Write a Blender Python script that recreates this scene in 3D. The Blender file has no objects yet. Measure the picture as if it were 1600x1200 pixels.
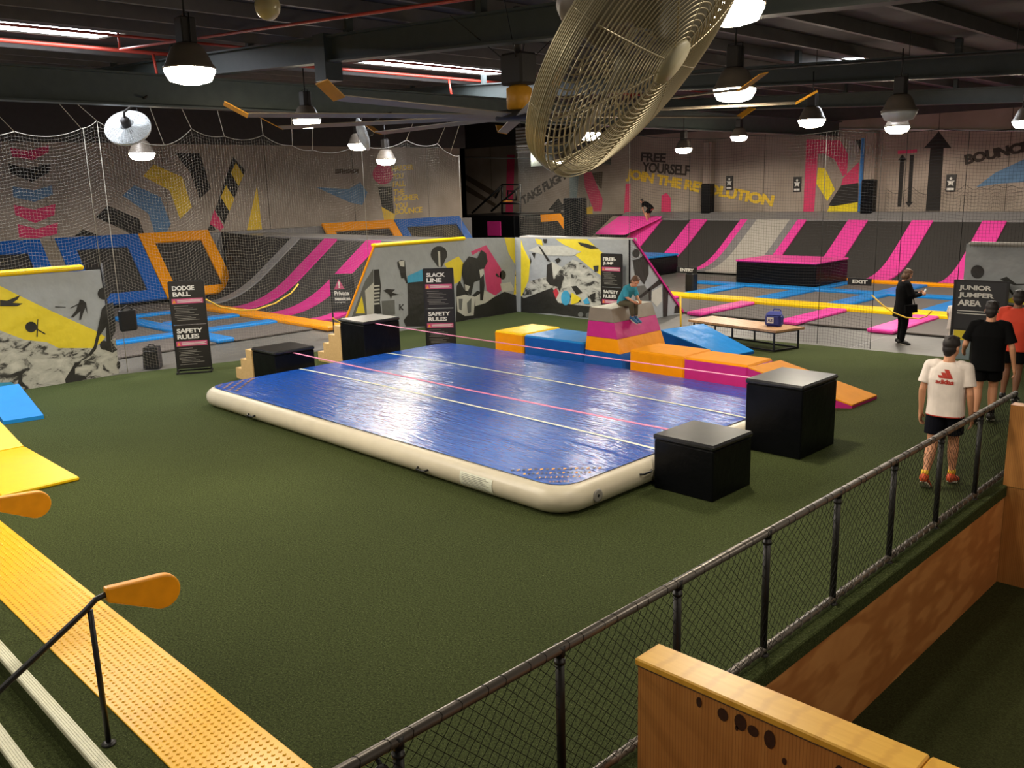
EXPO, LAMP, SKY, AMB = 0.0, 430.0, 22.0, 0.22
import bpy, math, random
from math import sin, cos, pi, radians, sqrt
from mathutils import Vector, Matrix
random.seed(7)
S = bpy.context.scene
COL = S.collection

# ------------------------------------------------------------------ survey of the place
# camera pose recovered from the hall's vanishing points; the helpers below turn a sight line
# into a point on a real plane of the hall (metres, floor of the turf at z = 0)
YAW, PITCH, ROLL, FPX, CH = 0.792843443, 0.217231197, -0.0281282352, 1386.28, 3.4
fw = Vector((-sin(YAW)*cos(PITCH), cos(YAW)*cos(PITCH), -sin(PITCH)))
_r = Vector((cos(YAW), sin(YAW), 0)); _u = _r.cross(fw)
rt = cos(ROLL)*_r + sin(ROLL)*_u
up = -sin(ROLL)*_r + cos(ROLL)*_u
CAM = Vector((0, 0, CH))
def ray(x, y): return rt*(x-800) + up*(600-y) + fw*FPX
def onX(x, y, X): d = ray(x, y); return CAM + d*(X/d.x)
def onY(x, y, Y): d = ray(x, y); return CAM + d*(Y/d.y)
def onZ(x, y, z=0.0): d = ray(x, y); return CAM + d*((z-CH)/d.z)
def deep(x, y, t): return CAM + ray(x, y)*(t/FPX)

cam_d = bpy.data.cameras.new('camera'); cam = bpy.data.objects.new('camera', cam_d); COL.objects.link(cam)
cam_d.sensor_width = 36; cam_d.lens = FPX/1600*36; cam_d.clip_start = 0.05; cam_d.clip_end = 200
mw = Matrix((rt, up, -fw)).transposed().to_4x4(); mw.translation = CAM
cam.matrix_world = mw
S.camera = cam
S.view_settings.view_transform = 'Standard'; S.view_settings.look = 'None'
S.view_settings.gamma = 1; S.view_settings.use_curve_mapping = False
S.view_settings.exposure = EXPO

# ------------------------------------------------------------------ materials
def lin(h):
    if isinstance(h, str):
        h = h.lstrip('#'); c = [int(h[i:i+2], 16)/255 for i in (0, 2, 4)]
        return tuple((v/12.92 if v <= .04045 else ((v+.055)/1.055)**2.4) for v in c) + (1,)
    return tuple(h) + (1,)
MATS = {}
def M(name, col, rough=.6, metal=0.0, var=.12, vscale=6.0, bump=0.0, bscale=40.0, emit=0.0, spec=.5, bdist=.01, coat=0.0, detail=3.0):
    m = bpy.data.materials.new(name); m.use_nodes = True
    nt = m.node_tree; b = nt.nodes['Principled BSDF']; N = nt.nodes.new; L = nt.links.new
    c = lin(col)
    tc = N('ShaderNodeTexCoord')
    nz = N('ShaderNodeTexNoise'); nz.inputs['Scale'].default_value = vscale; nz.inputs['Detail'].default_value = detail
    L(tc.outputs['Object'], nz.inputs['Vector'])
    rp = N('ShaderNodeValToRGB')
    rp.color_ramp.elements[0].position = .25; rp.color_ramp.elements[1].position = .75
    rp.color_ramp.elements[0].color = tuple(max(0, v*(1-var)) for v in c[:3]) + (1,)
    rp.color_ramp.elements[1].color = tuple(min(1, v*(1+var)) for v in c[:3]) + (1,)
    L(nz.outputs['Fac'], rp.inputs['Fac']); L(rp.outputs['Color'], b.inputs['Base Color'])
    b.inputs['Roughness'].default_value = rough; b.inputs['Metallic'].default_value = metal
    b.inputs['Specular IOR Level'].default_value = spec
    if coat: b.inputs['Coat Weight'].default_value = coat
    if bump:
        n2 = N('ShaderNodeTexNoise'); n2.inputs['Scale'].default_value = bscale; n2.inputs['Detail'].default_value = 4
        L(tc.outputs['Object'], n2.inputs['Vector'])
        bp = N('ShaderNodeBump'); bp.inputs['Strength'].default_value = bump; bp.inputs['Distance'].default_value = bdist
        L(n2.outputs['Fac'], bp.inputs['Height']); L(bp.outputs['Normal'], b.inputs['Normal'])
    if emit:
        L(rp.outputs['Color'], b.inputs['Emission Color']); b.inputs['Emission Strength'].default_value = emit
    MATS[name] = m
    return m
def nodes(m): return m.node_tree, m.node_tree.nodes['Principled BSDF'], m.node_tree.nodes.new, m.node_tree.links.new

# turf: fine blades, short light flecks, faint worn patches
def turf_mat(name, dark, mid, fleck):
    m = M(name, mid, rough=.95, spec=.1); nt, b, N, L = nodes(m)
    tc = N('ShaderNodeTexCoord')
    a = N('ShaderNodeTexNoise'); a.inputs['Scale'].default_value = 55; a.inputs['Detail'].default_value = 6; a.inputs['Roughness'].default_value = .8
    w = N('ShaderNodeTexNoise'); w.inputs['Scale'].default_value = .45; w.inputs['Detail'].default_value = 3
    f = N('ShaderNodeTexNoise'); f.inputs['Scale'].default_value = 130; f.inputs['Detail'].default_value = 2
    for n in (a, w, f): L(tc.outputs['Object'], n.inputs['Vector'])
    r1 = N('ShaderNodeValToRGB'); r1.color_ramp.elements[0].position = .36; r1.color_ramp.elements[1].position = .66
    r1.color_ramp.elements[0].color = lin(dark); r1.color_ramp.elements[1].color = lin(mid)
    L(a.outputs['Fac'], r1.inputs['Fac'])
    r2 = N('ShaderNodeValToRGB'); r2.color_ramp.elements[0].position = .62; r2.color_ramp.elements[1].position = .80
    r2.color_ramp.elements[0].color = (0, 0, 0, 1); r2.color_ramp.elements[1].color = (1, 1, 1, 1)
    L(f.outputs['Fac'], r2.inputs['Fac'])
    mx = N('ShaderNodeMix'); mx.data_type = 'RGBA'; L(r2.outputs['Color'], mx.inputs['Factor'])
    L(r1.outputs['Color'], mx.inputs[6]); mx.inputs[7].default_value = lin(fleck)
    mw_ = N('ShaderNodeMix'); mw_.data_type = 'RGBA'; mw_.blend_type = 'MULTIPLY'; mw_.inputs['Factor'].default_value = .5
    r3 = N('ShaderNodeValToRGB'); r3.color_ramp.elements[0].position = .3; r3.color_ramp.elements[1].position = .7
    r3.color_ramp.elements[0].color = (.62, .62, .62, 1); r3.color_ramp.elements[1].color = (1, 1, 1, 1)
    L(w.outputs['Fac'], r3.inputs['Fac'])
    L(mx.outputs[2], mw_.inputs[6]); L(r3.outputs['Color'], mw_.inputs[7]); L(mw_.outputs[2], b.inputs['Base Color'])
    bp = N('ShaderNodeBump'); bp.inputs['Strength'].default_value = .9; bp.inputs['Distance'].default_value = .012
    L(a.outputs['Fac'], bp.inputs['Height']); L(bp.outputs['Normal'], b.inputs['Normal'])
    return m
turf_mat('turf', '#232b15', '#576137', '#a2a97a')
turf_mat('carpet', '#2c2f18', '#4d5230', '#666b44')

def wood_mat(name, c1, c2, c3, scale, stretch, rough=.5, dist=4.0):
    m = M(name, c1, rough=rough); nt, b, N, L = nodes(m)
    tc = N('ShaderNodeTexCoord'); mp = N('ShaderNodeMapping'); mp.inputs['Scale'].default_value = stretch
    L(tc.outputs['Object'], mp.inputs['Vector'])
    wv = N('ShaderNodeTexNoise'); wv.inputs['Scale'].default_value = scale; wv.inputs['Detail'].default_value = 5; wv.inputs['Distortion'].default_value = dist*.3
    L(mp.outputs['Vector'], wv.inputs['Vector'])
    ws = N('ShaderNodeTexWave'); ws.inputs['Scale'].default_value = scale*.8; ws.inputs['Distortion'].default_value = dist; ws.inputs['Detail'].default_value = 3
    L(mp.outputs['Vector'], ws.inputs['Vector'])
    r = N('ShaderNodeValToRGB'); e = r.color_ramp.elements
    e[0].position = .2; e[0].color = lin(c1); e[1].position = .8; e[1].color = lin(c2)
    L(wv.outputs['Fac'], r.inputs['Fac'])
    mx = N('ShaderNodeMix'); mx.data_type = 'RGBA'
    r2 = N('ShaderNodeValToRGB'); r2.color_ramp.elements[0].position = .72; r2.color_ramp.elements[1].position = 1
    r2.color_ramp.elements[1].color = (.55, .55, .55, 1)
    L(ws.outputs['Fac'], r2.inputs['Fac']); L(r2.outputs['Color'], mx.inputs['Factor'])
    L(r.outputs['Color'], mx.inputs[6]); mx.inputs[7].default_value = lin(c3)
    L(mx.outputs[2], b.inputs['Base Color'])
    return m
wood_mat('pine_top', '#dda538', '#ebb84a', '#cf9632', 2.2, (1.2, 14, 14), .33, 1.2)
wood_mat('pine_face', '#b0743a', '#c98d4c', '#8f5a28', 2.0, (11, 11, .7), .45, 1.6)
wood_mat('plywood', '#c98448', '#dc9a5a', '#a05a26', 1.3, (1, .8, 2.4), .45, 7)
wood_mat('raw_ply', '#c7a067', '#d8b57c', '#b08a52', 4, (2, 2, 6), .6)
wood_mat('table_wood', '#a9805a', '#bd936b', '#8a6442', 3, (1, 9, 9), .4)

# concrete tilt-up wall panels
m = M('concrete', '#8d8177', rough=.9, bump=.15, bscale=18); nt, b, N, L = nodes(m)
tc = N('ShaderNodeTexCoord')
n1 = N('ShaderNodeTexNoise'); n1.inputs['Scale'].default_value = .7; n1.inputs['Detail'].default_value = 7
L(tc.outputs['Object'], n1.inputs['Vector'])
r = N('ShaderNodeValToRGB'); r.color_ramp.elements[0].position = .3; r.color_ramp.elements[1].position = .72
r.color_ramp.elements[0].color = lin('#8a7d71'); r.color_ramp.elements[1].color = lin('#a89b8f')
L(n1.outputs['Fac'], r.inputs['Fac']); L(r.outputs['Color'], b.inputs['Base Color'])

# snow and rock print on the banners
m = M('print_rock', '#b5b3a8', rough=.55); nt, b, N, L = nodes(m)
tc = N('ShaderNodeTexCoord'); mp = N('ShaderNodeMapping'); mp.inputs['Scale'].default_value = (1, 1, 1.8); mp.inputs['Rotation'].default_value = (.5, .4, .3)
n1 = N('ShaderNodeTexNoise'); n1.inputs['Scale'].default_value = 3.2; n1.inputs['Detail'].default_value = 6; n1.inputs['Roughness'].default_value = .62; n1.inputs['Distortion'].default_value = .6
L(tc.outputs['Object'], mp.inputs['Vector']); L(mp.outputs['Vector'], n1.inputs['Vector'])
r = N('ShaderNodeValToRGB'); e = r.color_ramp.elements
e[0].position = .40; e[0].color = lin('#2e2d29'); e[1].position = .47; e[1].color = lin('#a3a298')
x = e.new(.7); x.color = lin('#c3c1b6')
L(n1.outputs['Fac'], r.inputs['Fac']); L(r.outputs['Color'], b.inputs['Base Color'])

FB = dict(rough=.5, bump=.55, bscale=1.3, bdist=.12, var=.05)       # hanging printed vinyl with soft folds
M('print_grey', '#989c9e', **FB); M('print_yellow', '#dcc62c', **FB); M('print_dark', '#24231f', **FB)
M('print_pink', '#c03a66', **FB); M('print_cyan', '#3f9ac0', **FB); M('print_light', '#b9b8ad', **FB)
M('print_midgrey', '#5f605c', **FB); M('print_red', '#b8323e', **FB)
PV = dict(rough=.3, bump=.5, bscale=3.2, bdist=.03, var=.05, spec=.14)      # shiny padded vinyl
M('vinyl_blue', '#1f7fc9', **PV); M('vinyl_royal', '#1c58a8', **PV); M('vinyl_orange', '#f0980c', **PV); M('vinyl_yellow', '#f3c81a', **PV)
M('vinyl_pink', '#e0459c', **PV); M('vinyl_magenta', '#c02f7e', **PV); M('vinyl_black', '#0a0b0e', **PV); M('vinyl_matt_orange', '#f09a10', rough=.6, var=.05, spec=.12, bump=.3, bscale=3, bdist=.02); M('vinyl_grey', '#7d7b7c', **PV)
M('vinyl_lightgrey', '#a9a49c', **PV); M('vinyl_warmgrey', '#857a6c', **PV); M('lid_black', '#121316', rough=.3, bump=.15, bscale=2.5, bdist=.02, spec=.7); M('vinyl_white', '#d9d6c8', **PV)
M('foam_yellow', '#f6c400', rough=.4, var=.04); M('foam_blue', '#1583d6', rough=.4, var=.04)
M('bed_black', '#2b2825', rough=.85, var=.15, vscale=60)
M('bed_grey', '#5a534e', rough=.85, var=.12, vscale=60)
M('bed_dark', '#232120', rough=.85, var=.15, vscale=60)
M('apron', '#5c5a56', rough=.5, bump=.15, bscale=3)
M('black_paint', '#0d0e10', rough=.45); M('sign_black', '#1a1614', rough=.4); M('sign_slate', '#26282c', rough=.45)
M('sign_white', '#d8d6d0', rough=.5); M('sign_pink', '#b84a72', rough=.5); M('sign_orange', '#e08a2a', rough=.5); M('fine_print', '#8a8680', rough=.5)
M('steel_dark', '#2c2b2a', rough=.42, metal=.5, bump=.1, bscale=60)
M('rail_steel', '#77716a', rough=.36, metal=.6, bump=.12, bscale=12)
M('wire_dark', '#121210', rough=.6, metal=.0, spec=.2)
M('cage_wire', '#d6caa8', rough=.36, metal=.45); M('cage_cap', '#e3d9b4', rough=.5); M('fan_blade', '#7d7766', rough=.5, metal=.1)
M('white_metal', '#d7dadb', rough=.4, metal=.2)
M('beam', '#4c5552', rough=.5, bump=.1, bscale=8); M('rafter', '#3b413f', rough=.55); M('roof_sheet', '#423f3e', rough=.75); M('purlin', '#5f5a57', rough=.6)
M('red_pipe', '#a8392b', rough=.4); M('blade_grey', '#85796a', rough=.4, metal=.3); M('winglet', '#e3a02a', rough=.45)
M('lamp_shell', '#74695d', rough=.4, metal=.1); M('lamp_box', '#2f2a27', rough=.6); M('globe', '#cdbd8d', rough=.3)
M('net_cord', '#a19b8e', rough=.85); M('net_dark', '#1b1a19', rough=.8); M('rope_yellow', '#e2b52a', rough=.6); M('slackline', '#e07fa6', rough=.6)
M('wall_black', '#262321', rough=.9, var=.05); M('wall_pink', '#d23a68', rough=.85, var=.08); M('wall_blue', '#5c7d9e', rough=.85); M('wall_yellow', '#e0bb3a', rough=.85, var=.08)
M('wall_brightyellow', '#e6cf1e', rough=.85); M('wall_brown', '#554739', rough=.9); M('wall_brightblue', '#3f86d0', rough=.8); M('wall_grey', '#9a9691', rough=.85); M('wall_text', '#3a322b', rough=.9); M('teal', '#77878a', rough=.6)
M('joint', '#5b524b', rough=.95); M('knot', '#3a1c0a', rough=.6, var=.3, vscale=60)
M('mat_side', '#cdc4ae', rough=.38, bump=.12, bscale=6, var=.05); M('mat_line', '#e2e4d2', rough=.5)
m = M('mat_blue', '#1a54b4', rough=.21, var=.1, vscale=2, spec=.9); nt, b, N, L = nodes(m)       # drop-stitch ripple along the mat
tc = N('ShaderNodeTexCoord'); mp = N('ShaderNodeMapping'); mp.inputs['Scale'].default_value = (1.6, 13, 1)
n1 = N('ShaderNodeTexNoise'); n1.inputs['Scale'].default_value = 2.0; n1.inputs['Detail'].default_value = 2; n1.inputs['Roughness'].default_value = .6
L(tc.outputs['Object'], mp.inputs['Vector']); L(mp.outputs['Vector'], n1.inputs['Vector'])
n2 = N('ShaderNodeTexNoise'); n2.inputs['Scale'].default_value = 60; n2.inputs['Detail'].default_value = 2; L(tc.outputs['Object'], n2.inputs['Vector'])
ad = N('ShaderNodeMath'); ad.operation = 'MULTIPLY_ADD'; ad.inputs[1].default_value = .04; L(n2.outputs['Fac'], ad.inputs[0]); L(n1.outputs['Fac'], ad.inputs[2])
bp = N('ShaderNodeBump'); bp.inputs['Strength'].default_value = .8; bp.inputs['Distance'].default_value = .02
L(ad.outputs[0], bp.inputs['Height']); L(bp.outputs['Normal'], b.inputs['Normal'])
M('tactile', '#f4bb2a', rough=.26, var=.05); M('nosing', '#d3d2b8', rough=.5, var=.1, vscale=30)
M('paddle', '#f0a012', rough=.4)
M('skin', '#c98f6c', rough=.55, var=.05); M('skin_brown', '#7d5238', rough=.55, var=.05)
M('hair_dark', '#1d1512', rough=.6); M('hair_brown', '#5a3a22', rough=.6, bump=.5, bscale=60); M('hair_light', '#6d4a2e', rough=.6)
M('cloth_white', '#e6d9cf', rough=.8, bump=.3, bscale=14); M('cloth_black', '#0a0a0b', rough=.9, spec=.12); M('cloth_navy', '#0d0e17', rough=.9, spec=.12)
M('cloth_orange', '#cf4026', rough=.8); M('cloth_teal', '#2e8ea3', rough=.8); M('cloth_khaki', '#4a4430', rough=.85); M('cloth_red', '#b33325', rough=.8)
M('shoe_orange', '#d2532a', rough=.6); M('shoe_black', '#15130f', rough=.5); M('shoe_white', '#cfcabb', rough=.6); M('shoe_blue', '#2b5f8a', rough=.6)
M('bag_blue', '#1b2673', rough=.6); M('phone', '#c8cdd0', rough=.3); M('eye', '#15110e', rough=.2)
def emis(name, col, k):
    m = bpy.data.materials.new(name); m.use_nodes = True; nt = m.node_tree; nt.nodes.clear()
    e = nt.nodes.new('ShaderNodeEmission'); o = nt.nodes.new('ShaderNodeOutputMaterial'); e.inputs[0].default_value = lin(col); e.inputs[1].default_value = k
    nt.links.new(e.outputs[0], o.inputs[0]); MATS[name] = m
emis('lamp_glow', '#fff1d6', 60.0); emis('sky_glow', '#f0f6ff', SKY)

# ------------------------------------------------------------------ mesh building
class MB:
    def __init__(s): s.v = []; s.f = []; s.m = []; s.sm = []
    def add(s, vs, fs, m=0, smooth=False):
        o = len(s.v); s.v += [tuple(v) for v in vs]
        for f in fs: s.f.append([o+i for i in f]); s.m.append(m); s.sm.append(smooth)
        return s
    def box(s, x0, x1, y0, y1, z0, z1, m=0, b=0.0):
        if b <= 0:
            vs = [(x, y, z) for z in (z0, z1) for y in (y0, y1) for x in (x0, x1)]
            return s.add(vs, [(0, 2, 3, 1), (4, 5, 7, 6), (0, 1, 5, 4), (2, 6, 7, 3), (0, 4, 6, 2), (1, 3, 7, 5)], m)
        b = min(b, (x1-x0)*.45, (y1-y0)*.45, (z1-z0)*.45)
        # chamfered box: 24 vertices
        vs = []; idx = {}
        for sx in (0, 1):
            for sy in (0, 1):
                for sz in (0, 1):
                    X, Y, Z = (x0, x1)[sx], (y0, y1)[sy], (z0, z1)[sz]
                    dx, dy, dz = (b, -b)[sx], (b, -b)[sy], (b, -b)[sz]
                    for k, p in enumerate(((X, Y+dy, Z+dz), (X+dx, Y, Z+dz), (X+dx, Y+dy, Z))):
                        idx[sx, sy, sz, k] = len(vs); vs.append(p)
        I = lambda *a: idx[a]
        fs = []
        for q in (0, 1):
            fs.append([I(q, 0, 0, 0), I(q, 1, 0, 0), I(q, 1, 1, 0), I(q, 0, 1, 0)][::(1 if q else -1)])
            fs.append([I(0, q, 0, 1), I(1, q, 0, 1), I(1, q, 1, 1), I(0, q, 1, 1)][::(-1 if q else 1)])
            fs.append([I(0, 0, q, 2), I(1, 0, q, 2), I(1, 1, q, 2), I(0, 1, q, 2)][::(1 if q else -1)])
        for a in (0, 1):
            for c in (0, 1):
                fs.append([I(0, a, c, 1), I(1, a, c, 1), I(1, a, c, 2), I(0, a, c, 2)][::(1 if a == c else -1)])
                fs.append([I(a, 0, c, 0), I(a, 1, c, 0), I(a, 1, c, 2), I(a, 0, c, 2)][::(-1 if a == c else 1)])
                fs.append([I(a, c, 0, 0), I(a, c, 1, 0), I(a, c, 1, 1), I(a, c, 0, 1)][::(1 if a == c else -1)])
        for sx in (0, 1):
            for sy in (0, 1):
                for sz in (0, 1):
                    t = [I(sx, sy, sz, 0), I(sx, sy, sz, 1), I(sx, sy, sz, 2)]
                    fs.append(t if (sx+sy+sz) % 2 else t[::-1])
        return s.add(vs, fs, m)
    def tube(s, pts, r, n=8, m=0, cap=True, closed=False):
        pts = [Vector(p) for p in pts]; k = len(pts)
        rs = r if isinstance(r, (list, tuple)) else [r]*k
        vs = []; prev = None
        for i, p in enumerate(pts):
            if closed: t = pts[(i+1) % k]-pts[i-1]
            else: t = pts[min(i+1, k-1)]-pts[max(i-1, 0)]
            t.normalize()
            if prev is None:
                a = Vector((0, 0, 1)) if abs(t.z) < .9 else Vector((1, 0, 0))
                nx = t.cross(a).normalized()
            else:
                nx = (prev - t*prev.dot(t)).normalized()
            prev = nx; ny = t.cross(nx)
            for j in range(n):
                a = 2*pi*j/n; vs.append(p + (nx*cos(a)+ny*sin(a))*rs[i])
        fs = []
        for i in range(k if closed else k-1):
            for j in range(n):
                fs.append((i*n+j, i*n+(j+1) % n, ((i+1) % k)*n+(j+1) % n, ((i+1) % k)*n+j))
        if cap and not closed: fs += [tuple(range(n))[::-1], tuple((k-1)*n+j for j in range(n))]
        return s.add(vs, fs, m, n > 4)
    def lathe(s, prof, c=(0, 0, 0), n=24, m=0, ax=None):
        c = Vector(c)
        if ax is None: A, B, D = Vector((1, 0, 0)), Vector((0, 1, 0)), Vector((0, 0, 1))
        else:
            D = Vector(ax).normalized(); h = Vector((0, 0, 1)) if abs(D.z) < .9 else Vector((1, 0, 0))
            A = D.cross(h).normalized(); B = D.cross(A)
        vs = []
        for (r, z) in prof:
            for j in range(n):
                a = 2*pi*j/n; vs.append(c + A*(r*cos(a)) + B*(r*sin(a)) + D*z)
        fs = [(i*n+j, i*n+(j+1) % n, (i+1)*n+(j+1) % n, (i+1)*n+j) for i in range(len(prof)-1) for j in range(n)]
        if prof[0][0] > 1e-6: fs.append(tuple(range(n))[::-1])
        if prof[-1][0] > 1e-6: fs.append(tuple((len(prof)-1)*n+j for j in range(n)))
        return s.add(vs, fs, m, True)
    def ell(s, c, r, R=None, m=0, nu=16, nv=10):
        c = Vector(c); vs = []; R = R or Matrix.Identity(3)
        for i in range(nv+1):
            th = pi*i/nv
            for j in range(nu):
                a = 2*pi*j/nu
                vs.append(c + R @ Vector((r[0]*sin(th)*cos(a), r[1]*sin(th)*sin(a), r[2]*cos(th))))
        fs = [(i*nu+j, (i+1)*nu+j, (i+1)*nu+(j+1) % nu, i*nu+(j+1) % nu) for i in range(nv) for j in range(nu)]
        return s.add(vs, fs, m, True)
    def poly(s, pts, m=0): return s.add(pts, [tuple(range(len(pts)))], m)
    def prism(s, base, vec, m=0):
        n = len(base); vec = Vector(vec)
        vs = [Vector(p) for p in base] + [Vector(p)+vec for p in base]
        fs = [tuple(range(n))[::-1], tuple(range(n, 2*n))] + [(i, (i+1) % n, n+(i+1) % n, n+i) for i in range(n)]
        return s.add(vs, fs, m)
    def bar(s, a, b, w, h=None, m=0):
        a, b = Vector(a), Vector(b); h = h or w; t = (b-a).normalized()
        q = Vector((0, 0, 1)) if abs(t.z) < .95 else Vector((0, 1, 0))
        x = t.cross(q).normalized(); y = x.cross(t)
        base = [a + x*(w/2)*i + y*(h/2)*j for i, j in ((-1, -1), (1, -1), (1, 1), (-1, 1))]
        return s.prism(base, b-a, m)

def wloc(o):
    p = Vector((0, 0, 0))
    while o: p += o.location; o = o.parent
    return p
def obj(name, mb, mats, parent=None, local=False, loc=None):
    me = bpy.data.meshes.new(name)
    base = Vector(loc) if loc is not None else (Vector((0, 0, 0)) if (local or parent is None) else wloc(parent))
    me.from_pydata([tuple(Vector(v)-base) for v in mb.v], [], mb.f)
    if isinstance(mats, str): mats = [mats]
    for x in mats: me.materials.append(MATS[x])
    me.polygons.foreach_set('material_index', mb.m); me.polygons.foreach_set('use_smooth', mb.sm)
    me.update()
    o = bpy.data.objects.new(name, me); COL.objects.link(o)
    if loc is not None and parent is None: o.location = base
    if parent is not None: o.parent = parent
    return o
def tag(o, label, cat, group=None):
    o['label'] = label; o['category'] = cat
    if group: o['group'] = group
    return o
def thing(name, label, cat, loc=(0, 0, 0), rz=0.0, group=None):
    o = bpy.data.objects.new(name, None); COL.objects.link(o); o.location = loc; o.rotation_euler = (0, 0, rz); o.empty_display_size = .1
    return tag(o, label, cat, group)
def struct(name, mb, mats, parent=None):
    o = obj(name, mb, mats, parent); o['kind'] = 'structure'; return o
def solo(name, mb, mats, label, cat, group=None, loc=None):
    if loc is None:
        xs = [v[0] for v in mb.v]; ys = [v[1] for v in mb.v]; zs = [v[2] for v in mb.v]
        loc = ((min(xs)+max(xs))/2, (min(ys)+max(ys))/2, min(zs))
    return tag(obj(name, mb, mats, None, loc=loc), label, cat, group)
def kids(o): return [c for c in COL.objects if c.parent == o]
def dup(root, loc, label, group=None, rz=None):
    r = root.copy(); COL.objects.link(r); r.location = loc; r['label'] = label
    if rz is not None: r.rotation_euler = (0, 0, rz)
    if group: r['group'] = group
    for ch in kids(root):
        c = ch.copy(); COL.objects.link(c); c.parent = r
        for g in kids(ch):
            d = g.copy(); COL.objects.link(d); d.parent = c
    return r

_tc = {}
def text_data(s, bold):
    k = (s, bold)
    if k in _tc: return _tc[k]
    cu = bpy.data.curves.new('t', 'FONT'); cu.body = s; cu.size = 1; cu.offset = bold; cu.resolution_u = 3; cu.fill_mode = 'BOTH'; cu.extrude = .0
    cu.space_character = .92
    o = bpy.data.objects.new('t', cu); COL.objects.link(o)
    dg = bpy.context.evaluated_depsgraph_get(); me = bpy.data.meshes.new_from_object(o.evaluated_get(dg))
    vs = [(v.co.x, v.co.y) for v in me.vertices]; fs = [tuple(p.vertices) for p in me.polygons]
    bpy.data.objects.remove(o); bpy.data.curves.remove(cu); bpy.data.meshes.remove(me)
    _tc[k] = (vs, fs); return _tc[k]
def text(mb, s, o, u, v, m=0, bold=.02, off=0.0):
    """lettering laid in the parallelogram o, o+u (reading direction), o+v (up)"""
    vs, fs = text_data(s, bold); o, u, v = Vector(o), Vector(u), Vector(v)
    x0 = min(p[0] for p in vs); x1 = max(p[0] for p in vs); y0 = min(p[1] for p in vs); y1 = max(p[1] for p in vs)
    n = u.cross(v).normalized()*off
    mb.add([o + u*((p[0]-x0)/(x1-x0)) + v*((p[1]-y0)/(y1-y0)) + n for p in vs], fs, m)
# ------------------------------------------------------------------ floors
XW, YW = -31.4, 34.3                                   # left wall and back wall
f = MB(); f.poly([(-17.8, 1.52, 0), (-2.86, 1.52, 0), (-2.86, 10.5, 0), (5, 10.5, 0), (5, 18.3, 0), (-5.0, 17.75, 0), (-14.2, 17.0, 0), (-14.2, 17.6, 0), (-17.5, 17.6, 0), (-17.5, 12.6, 0), (-16.6, 12.2, 0), (-16.6, 11, 0), (-17.8, 6.6, 0)])
struct('floor', f, 'turf')
f = MB(); f.poly([(-42, -6, -.02), (-17, -6, -.02), (-17, 35, -.02), (-42, 35, -.02)]); f.poly([(-17, 16.9, -.02), (6, 16.9, -.02), (6, 35, -.02), (-17, 35, -.02)])
struct('floor_court', f, 'apron')
f = MB(); f.poly([(-24, -8, -1.15), (9, -8, -1.15), (9, 10.6, -1.15), (-24, 10.6, -1.15)])
struct('floor_lower', f, 'carpet')
# stair flight going down from the turf, white nosing on every tread
st = thing('staircase', 'turf covered steps with pale aluminium nosing strips descending beside the yellow tactile strip', 'stairs', (-9, 1.5, -1.15))
st['kind'] = 'structure'
for k in range(5):
    y1 = 1.52 - .29*k; z = -.165*k
    if k:
        t = MB(); t.box(-17.8, -2.86, y1, y1+.288, z-.165, z); obj('tread', t, 'turf', st)
    t = MB(); t.box(-17.8, -2.86, y1-.004, y1+.085, z-.03, z+.012, b=.005)
    for q in range(5): t.box(-17.8, -2.86, y1+.008+q*.016, y1+.014+q*.016, z+.012, z+.016)
    obj('nosing', t, 'nosing', st)
t = MB(); t.box(-17.8, -2.86, 1.515, 1.525, -1.15, -.03); obj('riser', t, 'turf', st)
# retaining wall below the fence
p = MB(); p.box(-2.89, -2.85, 2.0, 10.5, -1.15, -.12); p.box(-2.846, -2.84, 4.86, 4.87, -1.15, -.12, 0)
struct('wall_plywood', p, 'plywood')
p = MB(); p.box(-3.0, -2.83, 1.5, 10.5, -.12, .012, b=.01); struct('trim_kerb', p, 'turf')

# ------------------------------------------------------------------ walls
w = MB(); w.box(XW-.3, XW, -6, 28.3, -.1, 8)
w.box(-41.3, -31.4, 28.0, 28.3, -.1, 8); w.box(-41.3, -41, 28.3, YW, -.1, 8)
WL = struct('wall_left', w, 'concrete')
w = MB(); w.box(XW, XW+.06, -6, 28.3, 5.25, 7.2); struct('trim_1', w, 'roof_sheet')
w = MB(); w.box(-41, 8, YW-.06, YW, 5.6, 7.8); struct('trim_2', w, 'roof_sheet')
w = MB(); w.box(-41.3, 8, YW, YW+.3, -.1, 8); WB = struct('wall_back', w, 'concrete')
def zoomer(ox, oy, sc): return lambda p: (ox+p[0]/sc, oy+p[1]/sc)
MUR = ['wall_black', 'wall_pink', 'wall_blue', 'wall_yellow', 'wall_brown', 'wall_brightblue', 'wall_grey', 'wall_text', 'joint', 'wall_brightyellow', 'teal']
BK, PK, BL, YE, BR, BB, GR, TX, JO, BY, TE = range(11)
def art(mb, fn, zm, pts, m, lay):
    mb.poly([fn(*zm(p), lay) for p in pts], m)
def circ(c, rx, ry=None, n=18, a0=0): return [(c[0]+rx*cos(2*pi*i/n), c[1]+(ry or rx)*sin(2*pi*i/n)) for i in range(n)]
lw = lambda x, y, k=1: onX(x, y, XW+.004*k)
bw = lambda x, y, k=1: onY(x, y, YW-.004*k)
mu = MB(); z3 = zoomer(0, 140, 3.81)
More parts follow.
